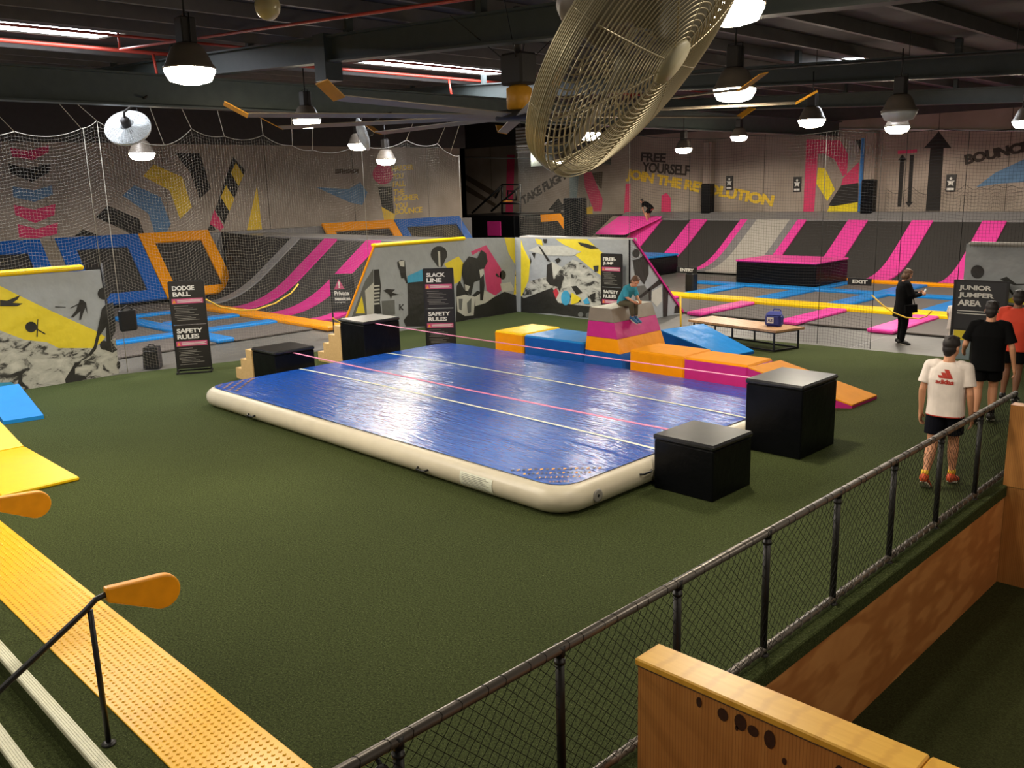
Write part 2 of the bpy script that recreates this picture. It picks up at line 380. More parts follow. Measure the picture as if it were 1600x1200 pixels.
for pts, m in (
    ([(60, 345), (170, 365), (290, 330), (290, 372), (195, 420), (75, 400)], PK), ([(50, 440), (170, 470), (295, 440), (295, 490), (190, 550), (65, 500)], BK),
    ([(75, 575), (200, 600), (310, 570), (315, 625), (205, 668), (80, 640)], BL), ([(80, 685), (205, 715), (330, 680), (325, 745), (210, 795), (90, 745)], PK),
    ([(105, 800), (220, 830), (345, 790), (340, 860), (220, 885), (115, 880)], PK),
    ([(850, 515), (915, 445), (1085, 520), (1142, 700), (1072, 770), (1010, 600)], YE), ([(1040, 375), (1190, 380), (1255, 590), (1190, 650), (1130, 490)], BK),
    ([(730, 630), (800, 568), (955, 640), (1017, 800), (985, 860), (920, 850), (885, 740)], BL), ([(570, 760), (640, 690), (828, 770), (860, 862), (780, 862), (735, 835)], BK),
    ([(440, 875), (495, 832), (590, 868)], BK), ([(1385, 400), (1460, 480), (1335, 800), (1280, 720)], BK), ([(1260, 785), (1285, 840), (1235, 838)], BK),
    ([(1530, 570), (1560, 838), (1470, 838)], YE)): art(mu, lw, z3, pts, m, 1)
for pts, m in (([(1405, 435), (1450, 510), (1420, 575), (1375, 495)], YE), ([(1345, 570), (1395, 650), (1365, 725), (1315, 640)], YE), ([(1275, 715), (1335, 820), (1310, 838), (1250, 800)], PK)): art(mu, lw, z3, pts, m, 2)
z2 = zoomer(340, 180, 3.81)
for pts, m in (([(590, 430), (780, 440), (850, 400), (892, 460), (862, 535), (790, 520), (700, 480)], BL), (circ((985, 350), 62), PK), ([(955, 425), (1040, 425), (1050, 590), (978, 545)], BK),
    ([(975, 545), (1057, 590), (1050, 640), (995, 640)], YE), ([(700, 320), (840, 320), (840, 345), (700, 350)], BR)): art(mu, lw, z2, pts, m, 1)
for s_, y, wd in (('HARDER', 300, 130), ('YOU', 346, 66), ('FALL', 392, 74), ('THE', 440, 66), ('HIGHER', 478, 148), ('YOU', 522, 76), ('BOUNCE', 556, 162)):
    a = z2((1036 + (y-300)*.08, y+36)); b_ = z2((1036 + (y-300)*.08+wd, y+36-wd*.09)); c_ = z2((1036 + (y-300)*.08, y+2))
    o = lw(*a, 3); text(mu, s_, o, lw(*b_, 3)-o, lw(*c_, 3)-o, YE, .03)
for y in range(2, 28, 4): mu.box(XW, XW+.003, y, y+.03, 0, 7.5, JO)
obj('painted_mural', mu, MUR, WL)['kind'] = 'structure'

mu = MB(); z1 = zoomer(700, 180, 5.333); z4 = zoomer(1000, 180, 2.667)
for pts, m in (
    ([(145, 490), (420, 650), (395, 690), (140, 535)], BR), ([(140, 575), (400, 740), (390, 765), (135, 625)], BR), ([(492, 330), (556, 330), (540, 815), (480, 815)], PK),
    ([(832, 792), (920, 690), (985, 792)], BK), ([(880, 790), (942, 790), (942, 830), (880, 830)], BK), ([(1012, 490), (1092, 480), (1075, 690), (1015, 690)], TE),
    ([(1130, 480), (1195, 470), (1290, 700), (1280, 800), (1215, 800), (1140, 600)], PK), ([(1200, 480), (1290, 470), (1280, 620), (1230, 560)], BR), ([(1480, 570), (1520, 570), (1520, 830), (1465, 830)], PK), ([(1150, 770), (1205, 760), (1205, 830), (1150, 830)], YE)): art(mu, bw, z1, pts, m, 1)
for pts, m, k in (
    ([(90, 335), (110, 323), (128, 345), (128, 412), (88, 412)], PK, 1),
    ([(693, 100), (835, 105), (868, 165), (862, 245), (845, 255), (812, 185), (765, 160), (742, 160), (725, 404), (680, 404)], PK, 1), ([(866, 240), (912, 195), (910, 282), (838, 292), (845, 265)], PK, 1),
    ([(870, 108), (900, 105), (915, 150), (880, 215), (866, 180)], GR, 2), ([(900, 103), (920, 103), (920, 150)], BK, 2), ([(838, 292), (910, 282), (908, 362), (805, 380), (785, 375)], BK, 1),
    ([(742, 218), (772, 222), (812, 310), (780, 358), (735, 285)], BY, 1), ([(788, 380), (908, 362), (905, 404), (780, 404)], BY, 1), ([(922, 95), (938, 95), (922, 406), (908, 406)], BB, 2),
    ([(1210, 135), (1265, 135), (1250, 399), (1190, 399)], BK, 1), ([(1245, 67), (1298, 137), (1183, 137)], BK, 1), ([(1083, 185), (1103, 185), (1088, 382), (1073, 382)], BK, 1), ([(1093, 163), (1112, 188), (1075, 188)], BK, 1),
    ([(1125, 165), (1142, 165), (1130, 365), (1115, 365)], BK, 1), ([(1106, 362), (1138, 362), (1120, 384)], BK, 1), ([(1073, 148), (1155, 142), (1155, 155), (1075, 162)], PK, 1),
    ([(1400, 300), (1480, 240), (1640, 165), (1660, 275), (1500, 285)], BL, 1)): art(mu, bw, z4, pts, m, k)
def wtext(s_, a, b_, c_, m, bold=.03):
    o = bw(*a, 3); text(mu, s_, o, bw(*b_, 3)-o, bw(*c_, 3)-o, m, bold)
wtext('TAKE FLIGHT', (817, 321), (893, 274), (813, 308), TX, .05)
wtext('FREE', (1001, 252), (1040, 254), (1002, 238), TX); wtext('YOURSELF', (1003, 269), (1077, 275), (1004, 253), TX)
wtext('JOIN THE REVOLUTION', (977, 283), (1206, 328), (980, 263), YE, .05)
wtext('BOUNCE', (1508, 258), (1610, 236), (1506, 242), TX, .06)
for x in (-36, -29, -19.5, -16.9, -12.6, -10.2, -7.6, -5): mu.box(x, x+.03, YW-.003, YW, 0, 7.5, JO)
obj('painted_mural', mu, MUR, WB)['kind'] = 'structure'

# wall columns with black crash padding round the foot
for x, lab in ((-22.05, 'grey steel wall column beside the yellow painted lettering'), (-14.9, 'grey steel wall column beside the pink and black painted logo')):
    c = thing('wall_column', lab, 'column', (x, 34.0, 0)); c['kind'] = 'structure'
    q = MB(); q.box(x-.2, x+.2, 33.95, 34.3, 0, 5.1, b=.02); q.box(x+.05, x+.12, 33.9, 33.96, 0, 5.1); obj('post', q, 'roof_sheet' if 0 else 'concrete', c)
    q = MB(); q.box(x-.23, x+.23, 33.85, 34.28, 1.5, 3.35, b=.04); q.box(x-.235, x+.235, 33.84, 33.85, 2.4, 2.42); obj('crash_pad', q, 'vinyl_black', c)

# ------------------------------------------------------------------ roof
RZ = lambda x: 6.2 - .055*(x+14.8)
sky = [(-18.35, -16.95, -1.0, 7.15), (-18.35, -16.95, 13.05, 17.5), (-9.2, -8.0, 19.0, 22.0)]
rf = MB(); xs = [-42, -18.35, -16.95, -9.2, -8.0, 8]
ys = sorted({-6, 36, -1.0, 7.15, 13.05, 17.5, 19.0, 22.0})
for i in range(len(xs)-1):
    for j in range(len(ys)-1):
        cx, cy = (xs[i]+xs[i+1])/2, (ys[j]+ys[j+1])/2
        if any(a < cx < b and c < cy < d for a, b, c, d in sky): continue
        for k in range(1):
            rf.poly([(xs[i], ys[j], RZ(xs[i])), (xs[i+1], ys[j], RZ(xs[i+1])), (xs[i+1], ys[j+1], RZ(xs[i+1])), (xs[i], ys[j+1], RZ(xs[i]))])
struct('ceiling', rf, 'roof_sheet')
for i, (a, b_, c_, d) in enumerate(sky):
    q = MB(); q.poly([(a, c_, RZ(a)+.03), (b_, c_, RZ(b_)+.03), (b_, d, RZ(b_)+.03), (a, d, RZ(a)+.03)])
    struct('window_%d' % (i+1), q, 'sky_glow')
x = -30.5
while x < 4:
    if not any(a-.1 < x < b_+1.3 for a, b_, _, _ in sky[:2]):
        z = RZ(x); q = MB(); q.box(x-.035, x+.035, -4, YW, z-.2, z-.01); struct('roof_purlin', q, 'purlin')
    x += 1.42
def ibeam(mb, a, b_, w, h, tf=.03, tw=.02):
    a, b_ = Vector(a), Vector(b_); t = (b_-a).normalized(); x = t.cross(Vector((0, 0, 1))).normalized(); y = x.cross(t)
    for (cx, cy, ww, hh) in ((0, h/2-tf/2, w, tf), (0, -h/2+tf/2, w, tf), (0, 0, tw, h-2*tf)):
        c0 = a + y*cy; mb.bar(c0, c0+(b_-a), ww, hh)
g = MB(); ibeam(g, (-16.3, -5, 5.28), (-16.3, 34.2, 5.28), .28, .56); struct('roof_girder', g, 'beam')
for y in (-8.5, 0, 8.5, 17.0, 25.5):
    g = MB(); ibeam(g, (-31.4, y, RZ(-31.4)-.45), (8, y, RZ(8)-.45), .22, .4)
    if y == 8.5:
        g.box(-12.75, -12.45, y-.16, y+.16, 5.15, 5.85)
    for x in range(-30, 6, 3): g.box(x-.05, x+.05, y-.06, y+.06, RZ(x)-.26, RZ(x)-.01)
    struct('roof_rafter', g, 'rafter')
# sprinkler pipes
for x, dz, lab in ((-18.5, -.14, 'red sprinkler main running along the lower edge of the skylights'), (-16.6, -.08, 'thinner red sprinkler pipe on the upper side of the skylights')):
    q = MB(); z = RZ(x)+dz; q.tube([(x, -4, z), (x, 33, z)], .038 if dz < -.1 else .025, 8)
    p = thing('sprinkler_pipe', lab, 'pipe', (x, 14, z)); obj('pipe', q, 'red_pipe', p)
    if dz < -.1:
        for y in (8.3, 16.2, 24.0):
            q = MB(); q.tube([(x, y, z), (x+.1, y, z-.48)], .03, 6); q.lathe([(.07, 0), (.07, .02)], (x+.1, y, z-.5), 10); obj('drop', q, 'red_pipe', p)
q = MB(); q.tube([(-16.7, 6.9, 6.0), (-3, 6.9, 5.1)], .022, 6); q.tube([(-16.7, 6.9, 6.0), (-16.7, 6.9, 6.28)], .022, 6)
solo('sprinkler_branch', q, 'red_pipe', 'slim reddish sprinkler branch crossing below the purlins above the first lamp', 'pipe')
q = MB(); q.tube([(-12, 15.4, 5.55), (3, 15.4, 4.85)], .02, 6)
for i in range(8): q.tube([(-11+i*1.6, 15.4, 5.5-i*.075), (-11+i*1.6, 15.4, RZ(-11+i*1.6)-.02)], .008, 4)
solo('conduit_pipe', q, 'lamp_box', 'dark conduit hung on rods under the purlins in front of the far rafter', 'pipe')
# air duct and vent by the far end of the girder
q = MB(); q.box(-30, -27.6, 31.2, 34.29, 4.35, 5.3, b=.03)
solo('air_duct', q, 'beam', 'dark sheet metal air duct under the roof beyond the girder', 'duct')
q = thing('wall_vent', 'pale louvred air unit hanging below the duct above the painted slogan', 'vent', (-26.9, 28.3, 4.5))
a = onY(805, 200, 28.3); b_ = onY(832, 237, 28.3)
v = MB(); v.box(a.x, b_.x, 28.3, 28.7, b_.z, a.z, b=.02); v.tube([(a.x+.1, 28.5, a.z-.02), (a.x+.1, 28.5, RZ(a.x))], .015, 5); obj('casing', v, 'white_metal', q)
for i in range(7):
    zz = b_.z + (a.z-b_.z)*(i+.6)/7.4; v = MB(); v.box(a.x+.06, b_.x-.06, 28.26, 28.3, zz-.03, zz+.02); obj('louvre', v, 'lamp_shell', q)
# ------------------------------------------------------------------ high-bay lamps
def make_lamp(loc, label, lit=True, power=1.0, src=None):
    x, y, z = loc
    if src is not None:
        t = dup(src, loc, label, 'high bay lamps')
        if not lit:
            for c in kids(t):
                if c.name.startswith('lens'):
                    c.data = c.data.copy(); c.data.materials.clear(); c.data.materials.append(MATS['white_metal'])
    else:
        t = thing('high_bay_lamp', label, 'lamp', loc, 0, 'high bay lamps')
        q = MB(); q.lathe([(.08, .25), (.12, .245), (.16, .21), (.2, .13), (.235, .05), (.262, .02), (.262, .0), (.25, .0)], (0, 0, 0), 28); obj('shade', q, 'lamp_shell', t, True)
        q = MB(); q.lathe([(.25, .0), (.252, -.025), (.205, -.115), (.1, -.145), (0, -.15)], (0, 0, 0), 28); obj('lens', q, 'lamp_glow', t, True)
        q = MB(); q.box(-.08, .08, -.08, .08, .25, .5, b=.01); obj('ballast_box', q, 'lamp_box', t, True)
        q = MB(); q.tube([(-.095, 0, .24), (-.095, 0, .53), (.095, 0, .53), (.095, 0, .24)], .008, 5); q.tube([(0, 0, .5), (0, 0, .9)], .012, 6); obj('hanger', q, 'steel_dark', t, True)
    if lit:
        l = bpy.data.lights.new('lamp_or_fill_light', 'SPOT'); l.energy = LAMP*power; l.color = (1.0, .89, .73); l.spot_size = radians(172); l.spot_blend = .3; l.shadow_soft_size = .2
        lo = bpy.data.objects.new('lamp_or_fill_light', l); COL.objects.link(lo); lo.location = (x, y, z-.17)
    return t
L0 = make_lamp((-9.1, 4.45, 4.68), 'lit bell lamp hanging in front of the first skylight and big girder', True, 1.2)
for loc, lab, lit, pw in (
    ((-4.05, 6.55, 4.76), 'large lit lamp close behind the wire cage of the grey fan', True, .75),
    ((-6.09, 9.95, 4.5), 'lit lamp just right of the ceiling fan, below the cage fan lamp', True, 1.0),
    ((-8.61, 16.9, 4.54), 'bright lit lamp in front of the far end of the steel girder', True, 1.0),
    ((-8.24, 20.07, 4.47), 'lit lamp in front of the wall column and black painted arrows', True, .9),
    ((-5.71, 13.95, 4.36), 'unlit bell lamp with pale lens below the dark rafter', False, 0),
    ((-18.7, 7.93, 4.31), 'lit lamp in front of the yellow and black chevrons on the left wall', True, .8),
    ((-14.6, 9.3, 4.72), 'lit lamp against the girder below the orange fan winglet', True, .8),
    ((-19.17, 14.51, 4.22), 'lit lamp in front of the yellow slogan on the netted wall', True, .8),
    ((-18.49, 13.19, 4.55), 'lit lamp partly behind the white fan seen edge on', True, .8),
    ((-15.85, 23.13, 4.42), 'lit lamp in front of the dark word on the back wall', True, .9),
    ((-14.72, 24.37, 4.73), 'small lit lamp beside the wall column at the back', True, .9),
    ((-12.75, 15.1, 4.5), 'lit lamp half hidden behind the wire cage of the grey fan', True, .8),
    ((-25.9, 28.6, 4.45), 'far lit lamp seen through the bottom of the grey fan cage', True, .8),
    ((-5.6, 19.72, 4.4), 'lit lamp at the right edge above the painted scallops', True, .9)):
    make_lamp(loc, lab, lit, pw, L0)
# fixtureless spots: inferred unseen lamps, plus fill added for stairs, plywood and back wall
def spot(x, y, z, k):
    l = bpy.data.lights.new('lamp_or_fill_light', 'SPOT'); l.energy = LAMP*k; l.color = (1.0, .89, .73); l.spot_size = radians(172); l.spot_blend = .3; l.shadow_soft_size = .2
    o = bpy.data.objects.new('lamp_or_fill_light', l); COL.objects.link(o); o.location = (x, y, z)
for x, y, z, k in ((-10.5, .6, 4.7, .9), (-4.6, -.6, 4.9, .4), (-6.8, -3.0, 4.9, .45), (.3, 4.3, 4.7, .45), (2.2, 9.0, 4.4, .5), (-11.2, 2.6, 4.2, 1.25), (-24, 7.5, 4.9, .8), (-25, 17, 4.9, .8), (-24, 25, 4.9, .9), (-9, 26, 4.8, .9), (-30, 31, 4.9, .5), (-2, 25, 4.6, .7), (-24.5, 30, 4.8, .5), (-18.5, 30, 4.8, .9), (-12.5, 30.5, 4.8, .8), (-6.5, 30, 4.7, .8)): spot(x, y, z, k)
wd = bpy.data.worlds.new('world'); S.world = wd; wd.use_nodes = True
wd.node_tree.nodes['Background'].inputs[0].default_value = (1.0, .9, .78, 1); wd.node_tree.nodes['Background'].inputs[1].default_value = AMB

# globe hanging near the first rafter
c = deep(418, 10, 7.0)
t = thing('globe_pendant', 'cream globe light hanging at the top of the view, unlit', 'lamp', tuple(c))
q = MB(); q.ell((0, 0, 0), (.1, .1, .105), None, 0, 24, 14); obj('globe', q, 'globe', t, True)
q = MB(); q.lathe([(.05, .09), (.055, .16), (.02, .18)], (0, 0, 0), 16); q.tube([(0, 0, .18), (0, 0, .75)], .01, 6); obj('stem', q, 'lamp_box', t, True)

# ------------------------------------------------------------------ fans
def cage_fan(name, label, loc, axis, R, wire, wr, rings, spokes, cat='fan', blades=3, bladem='fan_blade', capm='cage_cap', seg=72, dish=False, front=.085, drum=.05, back=.085, capr=.1):
    ax = Vector(axis).normalized(); t = thing(name, label, cat, loc)
    h = Vector((0, 0, 1)); A = ax.cross(h).normalized(); B = A.cross(ax)
    P = lambda r, z, a: A*(r*cos(a)) + B*(r*sin(a)) + ax*z
    def prof(u):            # u 0..1 front face, 1..2 drum, 2..3 back: radius, offset along axis
        if u <= 1: r = capr*R + (R-capr*R)*u; return r, drum/2 + front*(1-(r/R)**2.2)
        if u <= 2: return R*(1+.012*sin((u-1)*pi)), drum/2 - drum*(u-1)
        r = R - (R*.72)*(u-2); return r, -drum/2 - back*(1-(r/R)**2)
    def ring(u0, u1, n, nm):
        q = MB()
        for i in range(n+1):
            r, z = prof(u0+(u1-u0)*i/n)
            q.tube([P(r, z, 2*pi*j/seg) for j in range(seg)], wr, 5, 0, False, True)
        for k in range(spokes):
            a = 2*pi*k/spokes
            q.tube([P(*prof(u0+(u1-u0)*i/12), a) for i in range(13)], wr*1.15, 5)
        return obj(nm, q, wire, t, True)
    ring(0, 1, rings, 'front_grille'); ring(1.15, 2.9, int(rings*1.05), 'rear_grille')
    q = MB()
    q.tube([P(R*1.01, 0, 2*pi*j/seg) for j in range(seg)], wr*1.6, 8, 0, False, True); obj('rim', q, wire, t, True)
    q = MB(); r, z = prof(0); q.lathe([(0, z+.012), (r*1.5, z+.008), (r*1.6, z-.006), (0, z-.006)], (0, 0, 0), 28, 0, ax); obj('badge', q, capm, t, True)
    q = MB(); q.lathe([(0, -.24), (.07, -.23), (.085, -.2), (.085, -.08), (.05, -.06), (0, -.06)], (0, 0, 0), 20, 0, ax)
    obj('motor', q, 'lamp_shell' if not dish else 'lamp_box', t, True)
    for k in range(blades):
        q = MB(); a0 = 2*pi*k/blades + .4; top = []; bot = []
        for i in range(8):
            r = .05 + (R*.9-.05)*i/7; wdt = .5+.25*sin(pi*i/7)
            row = []
            for j in range(6):
                a = a0 + (j/5-.5)*wdt*1.5; row.append(P(r, .035*(j/5-.5)*2 - .01, a))
            top.append(row)
        vs = [p for row in top for p in row] + [p-ax*.006 for row in top for p in row]
        n0 = 48; fs = []
        for i in range(7):
            for j in range(5):
                fs.append((i*6+j, i*6+j+1, (i+1)*6+j+1, (i+1)*6+j)); fs.append((n0+i*6+j, n0+(i+1)*6+j, n0+(i+1)*6+j+1, n0+i*6+j+1))
        for j in range(5): fs.append((j, n0+j, n0+j+1, j+1)); fs.append((42+j, 43+j, n0+43+j, n0+42+j))
        for i in range(7): fs.append((i*6, (i+1)*6, n0+(i+1)*6, n0+i*6)); fs.append((i*6+5, n0+i*6+5, n0+(i+1)*6+5, (i+1)*6+5))
        q.add(vs, fs, 0, True); obj('blade', q, bladem, t, True)
    return t, ax
fx = rt*.725 - up*.66 - fw*.215
cc = deep(1005, 62, 2.2)
fan, fax = cage_fan('cage_fan', 'big dusty wire cage fan hanging close to the viewer at the top', tuple(cc), tuple(fx), .385, 'cage_wire', .0021, 24, 10, seg=96, front=.06, drum=.07, back=.10, capr=.1)
q = MB(); b0 = -fax*.2; q.tube([b0, b0+Vector((-.03, .02, .12)), b0+Vector((-.03, .02, 1.9))], .025, 10); obj('drop_rod', q, 'lamp_shell', fan, True)
q = MB(); q.bar(b0+Vector((-.06, -.06, .1)), b0+Vector((.04, .08, .1)), .05, .02); q.lathe([(.1, 1.88), (.1, 1.92)], b0+Vector((-.03, .02, 0)), 16); obj('bracket', q, 'steel_dark', fan, True)
w1, a1 = cage_fan('wall_fan', 'white round fan seen from behind, hanging at the net corner below the girder', tuple(onX(200, 200, -17.0)), tuple(fw*.72 - rt*.1 - Vector((0, 0, 1))*.42), .40, 'white_metal', .0042, 26, 30, dish=True, bladem='white_metal', capm='lamp_box', seg=48)
q = MB(); b0 = -a1*.2; q.tube([b0, b0+Vector((0, 0, .14)), b0+Vector((.35, .12, .30)), b0+Vector((.7, .15, .36))], .022, 8); obj('bracket', q, 'lamp_box', w1, True)
w2, a2 = cage_fan('wall_fan', 'white fan seen edge on above the scalloped net, in front of a lamp', tuple(onX(567, 210, -17.0)), tuple(-rt*.93 - Vector((0, 0, 1))*.36 - fw*.22), .36, 'white_metal', .0042, 26, 30, dish=True, bladem='white_metal', capm='lamp_box', seg=48)
q = MB(); b0 = -a2*.2; q.tube([b0, b0+Vector((0, 0, .16)), b0+Vector((.4, .05, .33)), b0+Vector((.7, .05, .36))], .022, 8); obj('bracket', q, 'lamp_box', w2, True)

# giant slow ceiling fan: ten long blades with upturned yellow tips
hc = deep(812, 180, 11.8)
t = thing('ceiling_fan', 'giant ten blade ceiling fan with yellow motor and winglet tips below the rafter', 'ceiling fan', tuple(hc))
q = MB(); q.lathe([(.0, -.06), (.32, -.06), (.34, .0), (.32, .05), (.0, .06)], (0, 0, 0), 24); obj('hub', q, 'lamp_box', t, True)
q = MB(); q.lathe([(.12, .06), (.17, .09), (.17, .34), (.1, .38)], (0, 0, 0), 20); obj('motor', q, 'winglet', t, True)
q = MB(); q.box(-.2, .2, -.16, .16, .38, .78, b=.03); q.tube([(0, 0, .7), (0, 0, 1.35)], .05, 8); obj('gearbox', q, 'lamp_box', t, True)
q = MB()
for k in range(4): q.tube([(cos(k*pi/2+.6)*.18, sin(k*pi/2+.6)*.18, .7), (cos(k*pi/2+.6)*.9, sin(k*pi/2+.6)*.9, 1.3)], .006, 4)
obj('guy_wire', q, 'steel_dark', t, True)
for k in range(10):
    a = YAW + radians(94+36*k); d = Vector((cos(a), sin(a), 0)); n = Vector((-sin(a), cos(a), 0))
    q = MB(); q.prism([d*.3 + n*.075 + Vector((0, 0, .012)), d*.3 - n*.075 + Vector((0, 0, -.022)), d*.3 - n*.075 + Vector((0, 0, -.034)), d*.3+n*.075], d*3.2)
    bl = obj('blade', q, 'blade_grey', t, True)
    q = MB(); e = d*3.5; q.prism([e + n*.08, e - n*.08 + Vector((0, 0, -.03)), e - n*.08 + Vector((0, 0, -.042)), e+n*.08-Vector((0, 0, .012))], d*.26 + n*.02 + Vector((0, 0, .14)))
    obj('winglet', q, 'winglet', bl, True)
# ------------------------------------------------------------------ padded ramps and trampolines
def curve(s, k=.6): a = 1/(2*k-k*k); return a*s*s if s < k else a*k*k + 2*a*k*(s-k)
def strip(x0, x1, y0, y1, z0, z1, lift=0.0, n=18, k=.6, s0=0.0, s1=1.0, skew=0.0, th=.06):
    q = MB(); vs = []
    for i in range(n+1):
        s = s0+(s1-s0)*i/n; y = y0+(y1-y0)*s; z = z0+(z1-z0)*curve(s, k)+lift; d = skew*(1-s)
        vs += [(x0+d, y, z), (x1+d, y, z), (x0+d, y, z-th), (x1+d, y, z-th)]
    fs = []
    for i in range(n):
        a, b = i*4, i*4+4
        fs += [(a, a+1, b+1, b), (a+2, b+2, b+3, a+3), (a, b, b+2, a+2), (a+1, a+3, b+3, b+1)]
    fs += [(0, 2, 3, 1), (n*4, n*4+1, n*4+3, n*4+2)]
    q.add(vs, fs); return q
def pad(x0, x1, y0, y1, mat, label, group, z=.0, h=.1):
    q = MB(); q.box(x0, x1, y0, y1, z, z+h, b=.03); return solo('trampoline_pad', q, mat, label, 'pad', group)
def bed(x0, x1, y0, y1, label, group, mat='bed_grey', z=.02):
    q = MB(); q.box(x0, x1, y0, y1, z-.015, z+.012); return solo('trampoline_bed', q, mat, label, 'trampoline', group)

# ---- back ramp across the far wall (rises to the wall)
RY0, RY1, RZ1 = 29.3, 33.0, 1.83
R1 = thing('ramp', 'long curved ramp of black trampolines and pink pads against the back wall', 'ramp', (-15, 31, 0))
K = 33.0/31.8
seq = [(-25.4, -23.9, 'bed_black'), (-23.9, -22.82, 'vinyl_pink'), (-22.82, -21.36, 'bed_black'), (-21.36, -20.59, 'vinyl_pink'), (-20.59, -19.04, 'bed_black'), (-19.04, -18.73, 'vinyl_pink'), (-18.73, -18.33, 'vinyl_grey'), (-18.33, -16.92, 'vinyl_lightgrey'),
       (-16.92, -16.6, 'vinyl_grey'), (-16.6, -16.24, 'vinyl_pink'), (-16.24, -14.62, 'bed_black'), (-14.62, -13.89, 'vinyl_pink'), (-13.89, -12.34, 'bed_black'), (-12.34, -11.63, 'vinyl_pink'), (-11.63, -10.07, 'bed_black'),
       (-10.07, -9.34, 'vinyl_pink'), (-9.34, -7.7, 'bed_black'), (-7.7, -7.0, 'vinyl_pink'), (-7.0, -3.0, 'bed_black')]
for a, b, m in seq:
    isbed = m.startswith('bed')
    obj('bed' if isbed else ('slide' if m == 'vinyl_lightgrey' else 'pad'), strip(a*K, b*K, RY0, RY1, .06, RZ1, 0 if isbed else .05), m, R1)
q = MB(); q.box(-26.5, -3, RY1, YW, RZ1-.1, RZ1+.06, b=.03); q.prism([(-26.5, RY1+.35, RZ1), (-26.5, YW, RZ1), (-26.5, YW, RZ1+.32), (-26.5, RY1+.95, RZ1+.3)], (23.5, 0, 0)); obj('deck_pad', q, 'vinyl_grey', R1)
q = MB(); q.box(-26.5, -3, RY1-.02, YW, 0, RZ1-.12); obj('frame', q, 'black_paint', R1)
pw = [onY(*zoomer(790, 350, 5.333)(p), 31.9) for p in ((905, -5), (1290, -5), (1130, 70), (880, 70))]
q = MB(); q.prism([(-26.1, 32.9, 1.9), (-23.7, 32.9, 1.9), (-24.6, 31.5, 1.25), (-26.3, 31.5, 1.25)], (0, .1, .1)); obj('wide_pad', q, 'vinyl_pink', R1)
q = MB(); q.prism([(-26.5, 32.9, 1.9), (-26.12, 32.9, 1.9), (-26.2, 30.6, .6), (-26.5, 30.6, .6)], (0, .1, .1)); obj('pad', q, 'vinyl_warmgrey', R1)
# ---- stage, padded pillar, orange frame and hoop in the far corner
q = MB(); q.box(-34.5, -29.6, 29.6, 34, 0, 2.15, b=.03); s_ = thing('stage_block', 'tall black padded platform under the basketball hoop', 'platform', (-32, 31, 0)); obj('body', q, 'vinyl_black', s_)
q = MB(); a = onY(761, 346, 29.55); b_ = onY(783, 380, 29.55); q.box(a.x, b_.x, 29.54, 29.6, 1.2, a.z, b=.02); obj('step_pad', q, 'vinyl_magenta', s_)
q = MB(); q.box(-29.55, -26.6, 30.2, 34, 0, 2.05, b=.03); s_ = thing('ramp', 'black ramp end with an orange edge strip beside the dark pillar', 'ramp', (-28, 31, 0)); obj('body', q, 'bed_black', s_)
oz = zoomer(700, 180, 5.333)
q = MB(); q.prism([onY(*oz(p), 30.16) for p in ((770, 830), (930, 818), (995, 910), (995, 995), (915, 880), (775, 890))], (0, .04, 0)); obj('edge_pad', q, 'vinyl_orange', s_)
q = MB(); a = onY(886, 309, 30); b_ = onY(916, 375, 30); q.box(a.x, b_.x, 29.7, 30.1, 0, a.z, b=.05); q.box(a.x+.02, b_.x-.3, 29.66, 29.7, 2.6, 2.66)
solo('padded_pillar', q, 'vinyl_black', 'dark padded pillar standing behind the banner below the painted flight lettering', 'pillar')
h = thing('basketball_hoop', 'glass basketball backboard on a black strut frame above the stage platform', 'basketball hoop', (-32.6, 32.2, 2.15))
q = MB(); P = lambda x, y: onY(*oz((x, y)), 31.5)
def loop(mb, pts, r): mb.tube([P(*p) for p in pts], r, 6, 0, False, True)
loop(q, [(450, 578), (603, 578), (603, 735), (455, 735)], .05); loop(q, [(498, 632), (568, 632), (568, 706), (498, 706)], .05); obj('backboard', q, 'black_paint', h)
q = MB()
for a, b_ in (((450, 578), (450, 818)), ((603, 578), (603, 815)), ((450, 735), (603, 735)), ((450, 815), (603, 815)), ((603, 590), (360, 800)), ((445, 590), (200, 815)), ((440, 595), (395, 690))): q.tube([P(*a), P(*b_)], .05, 6)
obj('strut_frame', q, 'black_paint', h)
c = P(530, 715) + Vector((0, -.28, 0)); q = MB(); q.tube([c+Vector((.23*cos(2*pi*i/20), .23*sin(2*pi*i/20), 0)) for i in range(20)], .015, 6, 0, False, True); obj('rim', q, 'winglet', h)

# ---- free jump court: pads laid as a grid
XL = -17.3
g = 'pink pads of the free jump court'
for x, w_, lab in ((-13.05, .45, 'pink pad strip leading from the entry gap to the yellow pad'), (-10.4, .5, 'pink pad strip behind the blue bag on the bench'), (-8.15, .6, 'pink pad strip behind the woman in black'), (-5.7, .5, 'pink pad strip behind the junior sign'), (-15.6, .45, 'pink pad strip beside the banner end')):
    pad(x-w_/2, x+w_/2, 19.6, 22.31, 'vinyl_pink', lab, g)
pad(XL, -3.5, 22.33, 23.02, 'vinyl_yellow', 'long yellow padded strip across the front of the blue pads', 'yellow pads of the free jump court', 0, .12)
pad(XL, -3.5, 28.82, 29.27, 'vinyl_orange', 'long orange yellow padded strip at the foot of the back ramp', 'yellow pads of the free jump court', 0, .12)
g = 'blue pads of the free jump court'
for x, lab in ((-15.5, 'entry bin'), (-13.1, 'long black box'), (-10.85, 'exit board'), (-8.35, 'child in white')):
    pad(x-.3, x+.3, 23.03, 25.85, 'vinyl_blue', 'blue pad running back from the yellow strip near the ' + lab, g)
    if x != -15.5: pad(-13.1 if x == -13.1 else x-.3, x+.3, 26.42, 28.8, 'vinyl_blue', 'far blue pad reaching the orange strip, in line with ' + lab, g)
